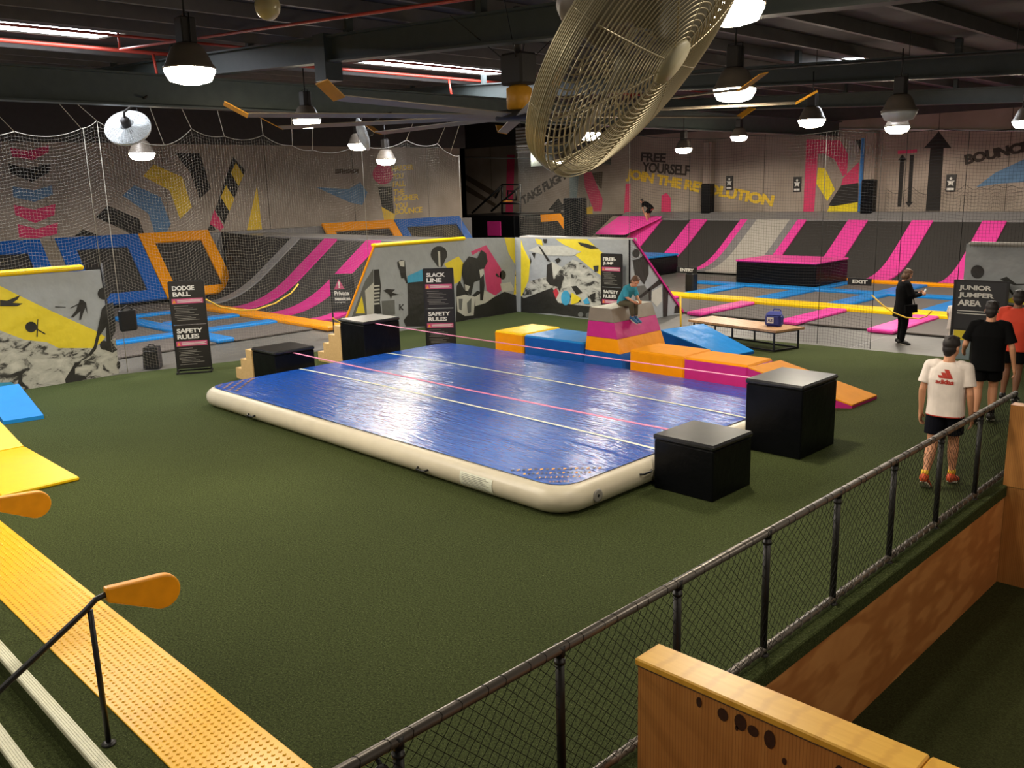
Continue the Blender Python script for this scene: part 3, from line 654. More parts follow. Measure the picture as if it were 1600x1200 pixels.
pad(XL, -3.5, 25.86, 26.4, 'vinyl_blue', 'long blue pad crossing the court in front of the pink topped box', g)
xsb = [XL, -15.5, -13.1, -10.85, -8.35, -5.9, -3.5]
g = 'beds of the free jump court'
for i in range(6):
    a, b_ = xsb[i]+.3, xsb[i+1]-.3
    who = ['beside the banner', 'behind the entry bin', 'in front of the pink topped box', 'by the exit board', 'behind the woman in black', 'behind the junior banner'][i]
    bed(a, b_, 23.03, 25.85, 'dark grey trampoline bed between blue pads ' + who, g)
    if i != 1: bed(a, -16.05 if i == 0 else b_, 26.42, 28.8, 'dark grey far trampoline bed near the ramp foot ' + who, g)
xf = [XL, -15.6, -13.05, -10.4, -8.15, -5.7, -3.5]
for i in range(6):
    who = ['beside the banner', 'left of the first pink pad', 'between the first pink pads behind the bench', 'behind the blue bag', 'behind the woman in black', 'behind the junior sign'][i].replace('left of', 'before')
    bed(xf[i]+.31, xf[i+1]-.31, 19.93, 22.3, 'grey trampoline bed before the yellow pad ' + who, g)
# grey apron sheets with seams
q = MB(); q.poly([(-17.4, 17.65, -.006), (-14.2, 17.65, -.006), (-14.2, 17.0, -.006), (-5.0, 17.75, -.006), (-3.5, 17.85, -.006), (-3.5, 19.6, -.006), (-17.4, 19.6, -.006)])
for x in (-12.4, -9.7, -7.9): q.box(x, x+.02, 17.2, 19.5, -.006, -.003, 1)
struct('floor_apron', q, ['apron', 'vinyl_grey'])
# boxes in the court
bx = thing('foam_box', 'long black padded box with a pink top in the free jump court', 'foam box', (-14.6, 28, 0))
q = MB(); q.box(-16.0, -13.15, 26.5, 28.78, 0, .78, b=.04); obj('body', q, 'vinyl_black', bx)
q = MB(); q.box(-16.02, -13.13, 26.48, 28.8, .78, .85, b=.03); obj('top_pad', q, 'vinyl_pink', bx)
bx = thing('foam_box', 'black padded box with a blue top behind the banner end', 'foam box', (-21.6, 28, 0))
q = MB(); q.box(-23, -20.15, 27.0, 29.15, 0, .66, b=.04); obj('body', q, 'vinyl_black', bx)
q = MB(); q.box(-23.02, -20.13, 26.98, 29.17, .66, .74, b=.03); obj('top_pad', q, 'vinyl_blue', bx)

# ---- dodge ball court: tilted wall trampolines, mid ramp, pads
def frame_tramp(y0, y1, mat, label, x0=-28.95, x1=-30.75, z0=.12, z1=2.2, w=.42, bedm='bed_black'):
    t = thing('wall_trampoline', label, 'trampoline', ((x0+x1)/2, (y0+y1)/2, 0), 0, 'tilted wall trampolines')
    A = Vector((x0, 0, z0)); D = Vector((x1-x0, 0, z1-z0)); Ln = D.length; n = Vector((D.z, 0, -D.x)).normalized()
    def slab(a0, a1, b0, b1, th, lift):
        p = [A + D*(a/Ln) + Vector((0, b, 0)) + n*lift for a, b in ((a0, b0), (a1, b0), (a1, b1), (a0, b1))]
        return MB().prism(p, -n*th)
    obj('bed', slab(.1, Ln-.1, y0+.1, y1-.1, .03, 0), bedm, t)
    for (a0, a1, b0, b1) in ((0, w*.8, y0, y1), (Ln-w, Ln, y0, y1), (w*.8, Ln-w, y0, y0+w), (w*.8, Ln-w, y1-w, y1)):
        obj('frame_pad', slab(a0, a1, b0, b1, .08, .06), mat, t)
    return t
frame_tramp(6.6, 9.45, 'vinyl_royal', 'blue framed tilted trampoline at the edge of view above the yellow banner pad', w=.5)
frame_tramp(9.9, 12.55, 'vinyl_royal', 'blue framed tilted trampoline next to the orange framed one', w=.5)
frame_tramp(12.58, 15.1, 'vinyl_orange', 'orange framed tilted trampoline above the dodge ball sign', w=.42)
q = MB(); q.prism([(-28.9, 9.46, .0), (-30.7, 9.46, 2.12), (-30.7, 9.89, 2.12), (-28.9, 9.89, .0)], (.05, 0, .04)); solo('gap_pad', q, 'vinyl_warmgrey', 'brown grey pad between the two blue framed trampolines', 'pad')
frame_tramp(19.9, 23.45, 'vinyl_orange', 'orange framed tilted trampoline showing its top edge beyond the grey deck')
frame_tramp(23.5, 27.2, 'vinyl_royal', 'blue framed tilted trampoline showing its top edge beyond the grey deck')
q = MB(); q.box(XW, -30.75, -4, 28, 0, 2.12, b=.02); solo('wall_ledge', q, 'vinyl_grey', 'grey padded ledge along the foot of the left wall', 'ledge')
M2Y0, M2Y1, M2Z = 12.9, 15.9, 1.95
R2 = thing('ramp', 'curved ramp of black trampolines and magenta strips behind the dodge ball court', 'ramp', (-24, 14.4, 0))
for a, b, m in ((-27.0, -26.4, 'bed_dark'), (-26.4, -25.9, 'vinyl_grey'), (-25.9, -24.45, 'bed_black'), (-24.45, -23.75, 'vinyl_magenta'), (-23.75, -22.2, 'bed_black'), (-22.2, -21.45, 'vinyl_magenta'), (-21.45, -20.1, 'bed_black'), (-20.1, -19.5, 'vinyl_magenta'), (-19.5, -17.75, 'bed_black')):
    isb = m.startswith('bed'); obj('bed' if isb else 'pad', strip(a, b, M2Y0, M2Y1, .06, M2Z, 0 if isb else .05, skew=-.7), m, R2)
q = MB()
for i in range(10):
    s0, s1 = i/10, (i+1)/10; pa = lambda s: Vector((-27.0-.7*(1-s), M2Y0+(M2Y1-M2Y0)*s, .05+(M2Z-.05)*curve(s))); pb = lambda s: Vector((-28.9-1.85*s, 15.12+.5*s*s, .08+2.05*s))
    q.add([pa(s0), pa(s1), pb(s1), pb(s0)], [(0, 1, 2, 3)])
obj('corner_bed', q, 'bed_black', R2)
q = MB(); q.box(-30.7, -17.75, M2Y1, 17.5, M2Z-.1, M2Z+.07, b=.03); obj('deck_pad', q, 'vinyl_grey', R2)
q = MB(); q.box(-30.7, -17.75, M2Y1+.02, 17.48, 0, M2Z-.12); obj('frame', q, 'black_paint', R2)
g = 'blue pads of the dodge ball court'
for x0, x1, y0, y1, lab in ((-21.75, -21.3, 3, 10.05, 'blue pad running towards the dodge ball sign behind the floor speaker'), (-21.75, -21.3, 10.1, 12.2, 'blue pad between the dodge ball sign and the orange strip'),
    (-23.8, -23.35, 10.1, 12.2, 'short blue pad meeting the orange strip behind the dodge ball sign'), (-26.15, -25.75, 3, 12.2, 'far blue pad parallel to the tilted trampolines'), (-25.74, -21.78, 9.6, 10.05, 'blue pad crossing the court behind the dodge ball sign'), (-21.28, -19.6, 9.6, 10.05, 'short blue pad end meeting the grey apron beside the dodge ball sign'), (-25.74, -21.78, 6.6, 7.0, 'blue pad crossing the court behind the black hanging bag')):
    pad(x0, x1, y0, y1, 'vinyl_blue', lab, g)
pad(-27.5, -19.0, 12.25, 12.85, 'vinyl_orange', 'orange padded strip along the foot of the magenta striped ramp', 'orange pads of the dodge ball court', 0, .12)
g = 'beds of the dodge ball court'
for x0, x1, y0, y1, lab in ((-21.3, -19.6, 10.05, 12.2, 'nearest the grey apron'), (-23.3, -21.8, 10.1, 12.2, 'behind the dodge ball sign'), (-25.7, -23.85, 10.1, 12.2, 'below the orange frame'), (-28.8, -26.2, 3, 12.2, 'along the tilted trampolines'), (-25.7, -21.8, 7.05, 9.55, 'behind the hanging bag'), (-21.25, -19.6, 3, 9.55, 'behind the floor speaker'), (-25.7, -21.8, 3, 6.55, 'behind the printed banner')):
    bed(x0, x1, y0, y1, 'dark trampoline bed of the dodge ball court ' + lab, g, 'bed_grey')
q = MB(); q.tube([onX(x, y, -17.9-.4*(i/6)) for i, (x, y) in enumerate(((322, 468), (345, 480), (375, 485), (400, 484), (430, 474), (455, 458), (466, 444)))], .018, 6)
solo('barrier_chain', q, 'rope_yellow', 'yellow plastic chain sagging between the dodge ball sign and the net', 'chain')

# ---- ramp behind the printed banner, between the two courts
R3 = thing('ramp', 'grey decked ramp hidden behind the printed banner', 'ramp', (-15.5, 18.6, 0))
q = MB(); q.prism([(-17.35, 17.72, 0), (-17.35, 19.57, 0), (-17.35, 18.0, 2.0), (-17.35, 17.72, 2.0)], (3.6, 0, 0)); obj('body', q, 'bed_black', R3)
q = MB(); q.box(-17.5, -13.7, 17.66, 18.05, 2.0, 2.1, b=.03); obj('top_pad', q, 'vinyl_lightgrey', R3)

# ------------------------------------------------------------------ netting 
def net(name, label, axis, c, s0, s1, zb, zt, mat='net_cord', cell=.06, r=.0012, ropes=(), hang=(), hz=5.0, lean=0.0):
    """square mesh netting; zb/zt give bottom and top height along the run"""
    P = (lambda s, z: (c, s, z)) if axis == 'Y' else (lambda s, z: (s, c, z))
    q = MB(); n = max(2, int((s1-s0)/cell)); step = (s1-s0)/n
    for i in range(n+1):
        s = s0+i*step; a, b_ = zb(s), zt(s)
        if b_ > a+.02: q.tube([P(s, a), P(s, b_)], r, 3, 0, False)
    top = max(zt(s0+i*step) for i in range(n+1)); seg = max(1, n//60)
    for k in range(1, int(top/cell)+1):
        run = []
        for i in range(0, n+1, seg):
            s = s0+i*step; z = zt(s)-k*cell
            if z > zb(s): run.append(P(s, z))
            else:
                if len(run) > 1: q.tube(run, r, 3, 0, False)
                run = []
        if len(run) > 1: q.tube(run, r, 3, 0, False)
    t = thing(name, label, 'net', P((s0+s1)/2, zb((s0+s1)/2)), 0, 'safety nets'); obj('mesh', q, mat, t)
    q = MB(); q.tube([P(s0+i*step, zt(s0+i*step)) for i in range(0, n+1, max(1, seg//2))], .007, 5)
    for s in ropes: q.tube([P(s, zb(s)), P(s, zt(s))], .006, 5)
    obj('border_rope', q, mat, t)
    if hang:
        for s, s2 in hang: q = MB(); q.tube([P(s, zt(s)), (c+lean if axis == 'Y' else s2, s2 if axis == 'Y' else c, hz)], .007, 4); obj('hanger_rope', q, mat, t)
    return t
def scallop(pts, sag=.16):
    def fz(s):
        if s <= pts[0][0]: return pts[0][1]
        for (a, za), (b_, zb_) in zip(pts, pts[1:]):
            if s <= b_:
                u = (s-a)/(b_-a); return za+(zb_-za)*u - sag*min(1, (b_-a)/1.6)*4*u*(1-u)
        return pts[-1][1]
    return fz
def zbN1(s):
    if s < 6.5: return 2.14
    if s < 11.9: return .02
    if s < 12.85: return .02+(s-11.9)/.95*2.1
    return 2.16
hp = [(2.0, 4.6), (4.0, 4.68), (5.3, 4.62), (6.45, 4.7), (6.75, 4.85), (8.0, 4.42), (8.6, 4.75), (9.3, 4.62), (10.2, 4.66), (10.9, 4.45), (11.4, 4.36), (12.65, 4.5), (14.1, 4.62), (15.1, 4.55), (15.5, 4.3), (15.8, 4.25)]
net('safety_net', 'pale mesh net with a scalloped top hung in front of the dodge ball court', 'Y', -17.76, 2.0, 15.8, zbN1, scallop(hp), ropes=(6.48, 6.75, 12.75, 15.8), hang=[(s, s-.8) for s, _ in hp[1:-1:1]], lean=1.35)
net('safety_net', 'fine mesh net rising above the banner corner in front of the painted flight lettering', 'X', 17.62, -17.4, -13.62, lambda s: 2.12, scallop([(-17.4, 4.5), (-15.4, 4.75), (-13.62, 4.62)], .1), ropes=(-13.62,), hang=[(-15.4, -15.4)], hz=5.0)
def zbN3(s): return 2.1 if s > -5.85 else (.02 if (-11.85 < s < -7.45) else (1.55 if s < -11.85 else 1.42))
net('safety_net', 'dark mesh net in front of the free jump court above the bench', 'X', 17.55, -13.6, -3.8, zbN3, scallop([(-13.6, 4.62), (-12.2, 4.42), (-10.3, 4.36), (-8.4, 4.34), (-6.4, 4.24), (-4.8, 4.18), (-3.8, 4.15)], .05), 'net_dark', ropes=(-11.85, -7.47, -8.6, -7.0, -5.9), r=.0018)
net('safety_net', 'low brown net with a scalloped edge hung on the back wall below the big arrow', 'X', 33.95, -14.2, -4.5, lambda s: 2.15, scallop([(-14.2, 3.0), (-13.3, 3.1), (-12.2, 3.0), (-11.4, 3.1), (-10.9, 3.0), (-10.4, 3.1), (-9.9, 3.05), (-9.4, 3.05), (-8.9, 3.05), (-8.4, 3.0), (-4.5, 3.0)], .42), 'net_dark', cell=.12, r=.003)
q = MB(); q.tube([onY(1285, 201, 34.24), onY(1640, 205, 34.24)], .035, 6); solo('wall_pipe', q, 'white_metal', 'pale pipe fixed along the top of the back wall above the arrows', 'pipe')
q = MB(); q.tube([onY(728, 246, 34.24), onY(830, 248, 34.24)], .035, 6); solo('wall_pipe', q, 'white_metal', 'pale pipe fixed on the back wall above the basketball hoop', 'pipe')

# ------------------------------------------------------------------ printed banners
PR = ['print_grey', 'print_yellow', 'print_dark', 'print_pink', 'print_cyan', 'print_light', 'print_midgrey', 'print_red', 'print_rock']
G0, Y0, D0, P0, C0, L0_, MG, RD, RK = range(9)
def banner(name, label, outline, thick, parts, mount=None):
    t = thing(name, label, 'banner', tuple(sum((Vector(p) for p in outline), Vector())/len(outline)*1.0))
    q = MB(); q.prism(outline, thick)
    for pts, m in parts: q.poly(pts, m)
    obj('print', q, PR, t); return t
# nearest banner at the left edge
zb1 = zoomer(0, 400, 5.455); fX = lambda X: (lambda x, y, k=1: onX(x, y, X+.004*k)); BXL = -17.86
F = fX(BXL); A_ = lambda pts, m, k: ([F(*zb1(p), k) for p in pts], m)
prt = [A_([(-250, 130), (-250, 560), (0, 635), (210, 715), (400, 735), (500, 785), (790, 785), (860, 740), (900, 690), (820, 640), (440, 470), (180, 345), (0, 255)], Y0, 1),
  A_([(-250, 560), (0, 635), (210, 715), (400, 735), (500, 785), (790, 785), (985, 700), (1018, 1000), (560, 1100), (240, 1145), (0, 1180), (-250, 1210)], RK, 2),
  A_(circ((885, 320), 52), D0, 3), A_([(905, 410), (965, 395), (985, 560), (985, 640), (945, 720), (1000, 800), (960, 825), (870, 790), (905, 730), (905, 600), (850, 680), (820, 795), (770, 855), (752, 840), (800, 770), (830, 640), (850, 540), (868, 450)], D0, 3),
  A_(circ((885, 760), 34, 40), D0, 4), A_([(600, 440), (670, 405), (680, 370), (705, 375), (735, 400), (748, 500), (728, 440), (715, 470), (690, 545), (675, 545), (685, 470), (625, 525), (600, 525), (650, 460), (660, 420), (602, 448)], D0, 3), A_([(470, 430), (560, 434), (560, 440), (470, 438)], D0, 3),
  A_(circ((265, 605), 50, 46), D0, 3), A_([(318, 540), (326, 540), (320, 690), (310, 690)], D0, 3), A_([(310, 615), (388, 660), (384, 670), (306, 625)], D0, 3),
  A_([(0, 375), (60, 380), (175, 333), (150, 370), (110, 398), (195, 405), (150, 428), (0, 428)], D0, 3), A_([(90, 1010), (150, 985), (235, 965), (190, 1010), (190, 1070), (245, 1130), (150, 1095), (160, 1030)], D0, 3),
  A_([(560, 1090), (555, 1050), (610, 960), (640, 910), (695, 900), (680, 920), (640, 960), (640, 1010), (725, 1020), (740, 1050), (620, 1080)], D0, 3), A_([(-30, 1080), (100, 1075), (140, 1110), (0, 1172), (-30, 1180)], C0, 3), A_(circ((1010, 930), 16, 34), D0, 4)]
b1 = banner('printed_banner', 'grey and yellow sports banner with snowy rocks at the left edge', [(BXL, 2.4, .0), (BXL, 6.55, .0), (BXL, 6.5, 2.08), (BXL, 2.4, 2.12)], (-.03, 0, 0), prt)
q = MB(); q.box(BXL-.14, BXL+.05, 2.4, 6.2, 2.1, 2.2, b=.03); obj('top_pad', q, 'vinyl_yellow', b1)
q = MB(); q.tube([(BXL-.05, 6.56, 0), (BXL-.05, 6.56, 2.2)], .025, 6); obj('post', q, 'black_paint', b1)
# banner along the slackline side
zbA = zoomer(580, 350, 6.154); F = fX(-17.6); A_ = lambda pts, m, k: ([F(*zbA(p), k) for p in pts], m)
prt = [A_([(350, 500), (515, 425), (515, 560), (345, 575)], C0, 1), A_([(350, 565), (520, 548), (560, 985), (335, 985), (310, 930), (355, 870)], D0, 2),
  A_([(25, 440), (75, 435), (95, 600), (85, 740), (100, 860), (30, 870)], D0, 1), A_([(100, 740), (225, 730), (230, 870), (110, 890)], MG, 1), A_([(-190, 900), (-60, 550), (20, 430), (25, 880), (-100, 960)], MG, 1), A_([(-150, 860), (-90, 690), (-60, 860)], Y0, 2),
  A_([(-60, 640), (25, 560), (25, 880), (-40, 880)], L0_, 2)] + [A_([(28, 590+i*34), (80, 585+i*34), (82, 600+i*34), (28, 606+i*34)], L0_, 3) for i in range(6)] + [
  A_([(700, 385), (840, 310), (885, 375), (860, 545), (800, 580), (790, 440), (735, 430)], Y0, 1), A_(circ((652, 292), 80, 80), D0, 1), A_([(590, 340), (715, 345), (680, 415), (640, 412)], D0, 1), A_([(640, 260), (662, 262), (668, 410), (650, 410)], L0_, 2),
  A_([(960, 265), (1105, 203), (1250, 430), (1252, 640), (1190, 690), (1110, 640), (1085, 430), (1100, 330), (1040, 260), (975, 300)], P0, 1),
  A_([(1190, 700), (1280, 650), (1400, 690), (1600, 700), (1600, 840), (1470, 852), (1000, 905), (815, 945), (820, 600), (850, 540), (900, 640), (960, 700), (1020, 640)], D0, 1),
  A_([(820, 700), (900, 680), (1000, 700), (985, 880), (900, 885), (830, 840)], L0_, 3), A_([(840, 720), (880, 720), (870, 830), (845, 820)], MG, 4), A_([(920, 760), (965, 710), (960, 850), (930, 860)], MG, 4), A_([(1000, 700), (1090, 640), (1200, 690), (1100, 760), (1000, 790)], L0_, 3),
  A_([(880, 390), (940, 310), (1020, 330), (1060, 250), (1105, 280), (1120, 360), (1080, 440), (1090, 590), (1075, 735), (1048, 735), (1045, 540), (990, 560), (960, 690), (900, 640), (890, 560), (870, 480)], D0, 4),
  A_([(1040, 440), (1080, 430), (1085, 480), (1050, 520)], L0_, 5), A_([(900, 580), (950, 600), (930, 645), (905, 640)], L0_, 5), A_([(1240, 575), (1340, 558), (1385, 640), (1260, 655)], L0_, 1),
  A_([(1280, 130), (1455, 140), (1470, 240), (1545, 330), (1520, 560), (1490, 650), (1370, 680), (1390, 400), (1320, 280)], Y0, 1), A_([(1390, 580), (1460, 570), (1455, 635), (1405, 640)], D0, 3), A_([(1380, 490), (1410, 480), (1430, 465), (1425, 510), (1415, 535)], D0, 3),
  A_([(250, 365), (285, 345), (325, 350), (330, 400), (335, 480), (352, 570), (338, 572), (318, 520), (290, 522), (275, 450), (255, 405)], D0, 2), A_([(265, 360), (320, 350), (318, 410), (280, 405)], L0_, 3),
  A_([(115, 640), (150, 625), (230, 630), (200, 660), (275, 680), (200, 690), (190, 725), (175, 680)], D0, 2), A_([(268, 770), (282, 770), (282, 795), (305, 768), (315, 775), (290, 800), (315, 825), (300, 832), (282, 808), (280, 830), (268, 830)], D0, 2),
  A_([(1195, 490), (1205, 470), (1240, 510), (1215, 512)], D0, 2), A_(circ((1265, 490), 30, 44), D0, 1)]
b2 = banner('printed_banner', 'wide printed banner with balloon and pink shape behind the slack line sign', [(-17.6, 11.6, .0), (-17.6, 17.57, .0), (-17.6, 17.57, 2.06), (-17.6, 15.6, 2.16), (-17.6, 12.82, 2.1)], (-.03, 0, 0), prt)
q = MB(); q.box(-17.72, -17.54, 12.8, 15.75, 2.1, 2.19, b=.03); obj('top_pad', q, 'vinyl_yellow', b2)
q = MB(); q.bar((-17.58, 11.6, .02), (-17.58, 12.8, 2.12), .035, .035); obj('edge_pad', q, 'vinyl_orange', b2)
# banner turning the corner
zbB = zoomer(790, 350, 5.333); F = lambda x, y, k=1: onY(x, y, 17.6-.004*k); A_ = lambda pts, m, k: ([F(*zbB(p), k) for p in pts], m)
prt = [A_([(128, 128), (150, 200), (205, 310), (185, 540), (150, 610), (128, 610)], Y0, 1), A_([(415, 124), (680, 126), (830, 260), (830, 455), (700, 360), (580, 260), (620, 230), (480, 170)], Y0, 1), A_([(190, 220), (280, 180), (480, 180), (630, 230), (560, 265), (330, 262)], L0_, 2),
  A_([(130, 610), (185, 480), (340, 440), (420, 400), (560, 295), (640, 330), (820, 480), (960, 640), (980, 790), (730, 780), (240, 700)], RK, 2),
  A_([(128, 600), (150, 620), (390, 530), (450, 660), (740, 690), (800, 790), (600, 775), (360, 742), (128, 742)], D0, 3), A_([(345, 340), (385, 320), (390, 420), (400, 460), (470, 420), (487, 440), (450, 565), (430, 520), (370, 510), (338, 470)], D0, 4), A_([(270, 180), (290, 190), (372, 310), (350, 312)], D0, 4), A_([(380, 310), (470, 360), (400, 455)], L0_, 4),
  A_([(395, 560), (420, 530), (445, 575), (420, 625)], RD, 4), A_([(420, 625), (445, 575), (480, 560), (470, 660), (440, 655)], L0_, 4), A_(circ((500, 615), 38, 62), C0, 5), A_([(550, 570), (630, 620), (600, 655), (545, 672)], Y0, 5), A_([(645, 640), (680, 610), (702, 662), (660, 668)], C0, 5),
  A_([(545, 520), (590, 515), (640, 570), (590, 590)], D0, 5), A_(circ((625, 755), 22), MG, 5), A_(circ((690, 760), 22), MG, 5), A_([(600, 150), (680, 165), (740, 185), (775, 205), (705, 208), (625, 180)], D0, 3), A_([(245, 122), (300, 130), (310, 180), (262, 165)], Y0, 2), A_([(310, 125), (345, 125), (340, 160), (318, 160)], D0, 2),
  A_([(410, 300), (440, 280), (460, 300), (430, 330)], D0, 4), A_([(215, 240), (250, 240), (240, 290)], D0, 2), A_([(730, 350), (775, 345), (770, 395), (740, 400)], D0, 3), A_([(700, 590), (750, 570), (740, 640), (760, 650), (715, 650)], D0, 5), A_([(200, 250), (215, 310), (204, 340)], D0, 2)]
b3 = banner('printed_banner', 'printed banner with a mountain climber figure between the two courts', [(-17.6, 17.6, 0), (-13.6, 17.6, 0), (-13.6, 17.6, 2.08), (-17.6, 17.6, 2.06)], (0, .03, 0), prt)
zbB = zoomer(790, 350, 5.333); F = lambda x, y, k=1: onX(x, y, -13.6+.004*k)
prt = [A_(circ((1088, 245), 30, 36), D0, 2), A_([(1060, 300), (1110, 290), (1150, 258), (1190, 320), (1192, 420), (1155, 505), (1100, 430), (1085, 470), (1075, 400)], D0, 2), A_([(1078, 380), (1078, 615), (1250, 640), (1440, 640), (1260, 400), (1200, 420)], RK, 1) if 0 else A_([(1080, 520), (1160, 510), (1230, 640), (1080, 640)], MG, 1),
  A_([(1100, 612), (1280, 460), (1312, 490), (1200, 562), (1130, 618)], D0, 2), A_([(1190, 545), (1216, 540), (1212, 640), (1195, 640)], D0, 2), A_([(1310, 500), (1358, 520), (1348, 770), (1312, 772)], D0, 2), A_([(1410, 690), (1440, 660), (1455, 740), (1405, 745)], D0, 2),
  A_([(1220, 560), (1300, 520), (1305, 640), (1260, 690), (1215, 640)], L0_, 2)]
b4 = banner('printed_banner', 'triangular printed banner end with pink edge beside the free jump sign', [(-13.6, 17.6, 0), (-13.6, 19.9, 0), (-13.6, 17.72, 2.08), (-13.6, 17.6, 2.08)], (-.03, 0, 0), prt)
q = MB(); q.bar((-13.58, 19.9, .03), (-13.58, 17.72, 2.08), .05, .05); obj('edge_pad', q, 'vinyl_magenta', b4)
# banner behind the junior sign
zbD = zoomer(1360, 400, 6.667); F = lambda x, y, k=1: onY(x, y, 17.7-.004*k); A_ = lambda pts, m, k: ([F(*zbD(p), k) for p in pts], m)
prt = [A_(circ((1115, 165), 70), D0, 1), A_([(1350, 240), (1420, 215), (1520, 290), (1620, 290), (1620, 300), (1500, 305), (1400, 270)], D0, 1), A_([(1395, 300), (1440, 320), (1500, 400), (1480, 410), (1430, 350)], D0, 1), A_([(1400, 475), (1600, 360), (1680, 330), (1680, 520), (1500, 492)], Y0, 1), A_([(990, 500), (1700, 510), (1720, 1250), (960, 1150)], D0, 2)]
b5 = banner('printed_banner', 'grey and yellow printed banner with cyclist behind the junior jumper sign', [(-5.85, 17.7, .02), (-3.6, 17.7, .02), (-3.6, 17.7, 2.16), (-5.85, 17.7, 2.16)], (0, .03, 0), prt)
q = MB(); q.box(-5.8, -3.6, 17.62, 17.8, 2.13, 2.2, b=.03); obj('top_pad', q, 'vinyl_lightgrey', b5)
# ------------------------------------------------------------------ inflatable track
def rrect(x0, x1, y0, y1, r, n=8):
    out = []
    for cx, cy, a0 in ((x1-r, y1-r, 0), (x0+r, y1-r, pi/2), (x0+r, y0+r, pi), (x1-r, y0+r, 3*pi/2)):
        for i in range(n+1): a = a0+pi/2*i/n; out.append((cx+r*cos(a), cy+r*sin(a)))
    return out
MX0, MX1, MY0, MY1 = -14.0, -5.82, 6.42, 11.95
am = thing('air_track_mat', 'large blue inflatable tumbling mat with white sides on the turf', 'gym mat', ((MX0+MX1)/2, (MY0+MY1)/2, 0))
q = MB(); rings = []
for i in range(13):
    a = -pi/2+pi*i/12; rings.append((.155*(1-cos(a)), .155+.155*sin(a)))
N_ = None
for ins, z in rings:
    p = rrect(MX0+ins, MX1-ins, MY0+ins, MY1-ins, .38-ins*.6); N_ = len(p); q.v += [(x, y, z) for x, y in p]
for i in range(len(rings)-1):
    for j in range(N_): q.f.append([i*N_+j, i*N_+(j+1) % N_, (i+1)*N_+(j+1) % N_, (i+1)*N_+j]); q.m.append(0); q.sm.append(True)
obj('side_wall', q, 'mat_side', am)
crown = lambda x, y: .31 + .05*max(0, 1-((x-(MX0+MX1)/2)/(MX1-MX0)*2)**2)**.5*max(0, 1-((y-(MY0+MY1)/2)/(MY1-MY0)*2)**2)**.5
q = MB(); nx, ny = 48, 36; e = .13
for j in range(ny+1):
    for i in range(nx+1):
        x = MX0+e+(MX1-MX0-2*e)*i/nx; y = MY0+e+(MY1-MY0-2*e)*j/ny
        # pull the grid corners in to the rounded outline
        dx = max(0, abs(x-(MX0+MX1)/2)-((MX1-MX0)/2-.42)); dy = max(0, abs(y-(MY0+MY1)/2)-((MY1-MY0)/2-.42)); 
        d = sqrt(dx*dx+dy*dy)
        if dx > 0 and dy > 0 and d > .29:
            k = .29/d; x = (MX0+MX1)/2 + math.copysign((MX1-MX0)/2-.42+dx*k, x-(MX0+MX1)/2); y = (MY0+MY1)/2 + math.copysign((MY1-MY0)/2-.42+dy*k, y-(MY0+MY1)/2)
        q.v.append((x, y, crown(x, y)))
for j in range(ny):
    for i in range(nx): a = j*(nx+1)+i; q.f.append([a, a+1, a+nx+2, a+nx+1]); q.m.append(0); q.sm.append(True)
obj('top_surface', q, 'mat_blue', am)
for Y in (8.30, 10.24):
    q = MB()
    for i in range(40):
        x0 = MX0+.14+(MX1-MX0-.28)*i/40; x1 = MX0+.14+(MX1-MX0-.28)*(i+1)/40
        q.poly([(x0, Y-.025, crown(x0, Y)+.004), (x1, Y-.025, crown(x1, Y)+.004), (x1, Y+.025, crown(x1, Y)+.004), (x0, Y+.025, crown(x0, Y)+.004)])
    obj('line_marking', q, 'mat_line', am)
def lace(cx, cy, sx, sy):
    for k in range(4):
        q = MB(); d = .16+.13*k; a = Vector((cx+sx*d*1.5, cy+sy*.09, 0)); b_ = Vector((cx+sx*.09, cy+sy*d*1.5, 0)); n = 16
        for i in range(n):
            u0, u1 = i/n, (i+.55)/n; p0 = a.lerp(b_, u0); p1 = a.lerp(b_, u1); w_ = Vector((sx, sy, 0))*.024
            z = crown((p0.x+p1.x)/2, (p0.y+p1.y)/2)+.007
            q.poly([p0-w_+Vector((0, 0, z)), p1-w_*.2+Vector((0, 0, z)), p1+w_+Vector((0, 0, z)), p0+w_*.4+Vector((0, 0, z))], i % 2 if k % 2 else (0 if i % 3 else 1))
        obj('corner_lacing', q, ['black_paint', 'winglet'], am)
lace(MX1-.12, MY0+.1, -1, 1); lace(MX0+.12, MY0+.1, 1, 1)
for X in (-12.22, -8.1):
    q = MB(); q.tube([(X-.1, MY0+.02, .12), (X-.07, MY0-.04, .10), (X+.07, MY0-.04, .10), (X+.1, MY0+.02, .12)], .014, 6); obj('handle', q, 'black_paint', am)
q = MB()
for i in range(6):
    a0 = -.55+1.05*i/6; a1 = -.55+1.05*(i+1)/6
    pt = lambda a, X: (X, MY0+.155-.16*cos(a), .155+.16*sin(a))
    q.poly([pt(a0, -7.42), pt(a0, -6.88), pt(a1, -6.88), pt(a1, -7.42)], 0)
for i in range(8):
    a0 = -.45+.115*i; pt = lambda a, X: (X, MY0+.155-.163*cos(a), .155+.163*sin(a))
    q.poly([pt(a0, -7.38), pt(a0, -6.93-.05*(i % 3)), pt(a0+.03, -6.93-.05*(i % 3)), pt(a0+.03, -7.38)], 1)
obj('care_label', q, ['mat_line', 'fine_print'], am)
q = MB(); q.lathe([(.075, 0), (.075, .012), (.055, .016)], (MX1-.004, 6.98, .15), 20, 0, (1, 0, 0)); q.lathe([(.055, .012), (.0, .018)], (MX1-.004, 6.98, .15), 20, 1, (1, 0, 0)); obj('valve', q, ['fine_print', 'black_paint'], am)
q = MB(); q.tube([(MX1+.0, 7.72, .2), (MX1+.03, 7.76, .2), (MX1+.03, 7.9, .2), (MX1, 7.94, .2)], .012, 6); obj('handle', q, 'black_paint', am)

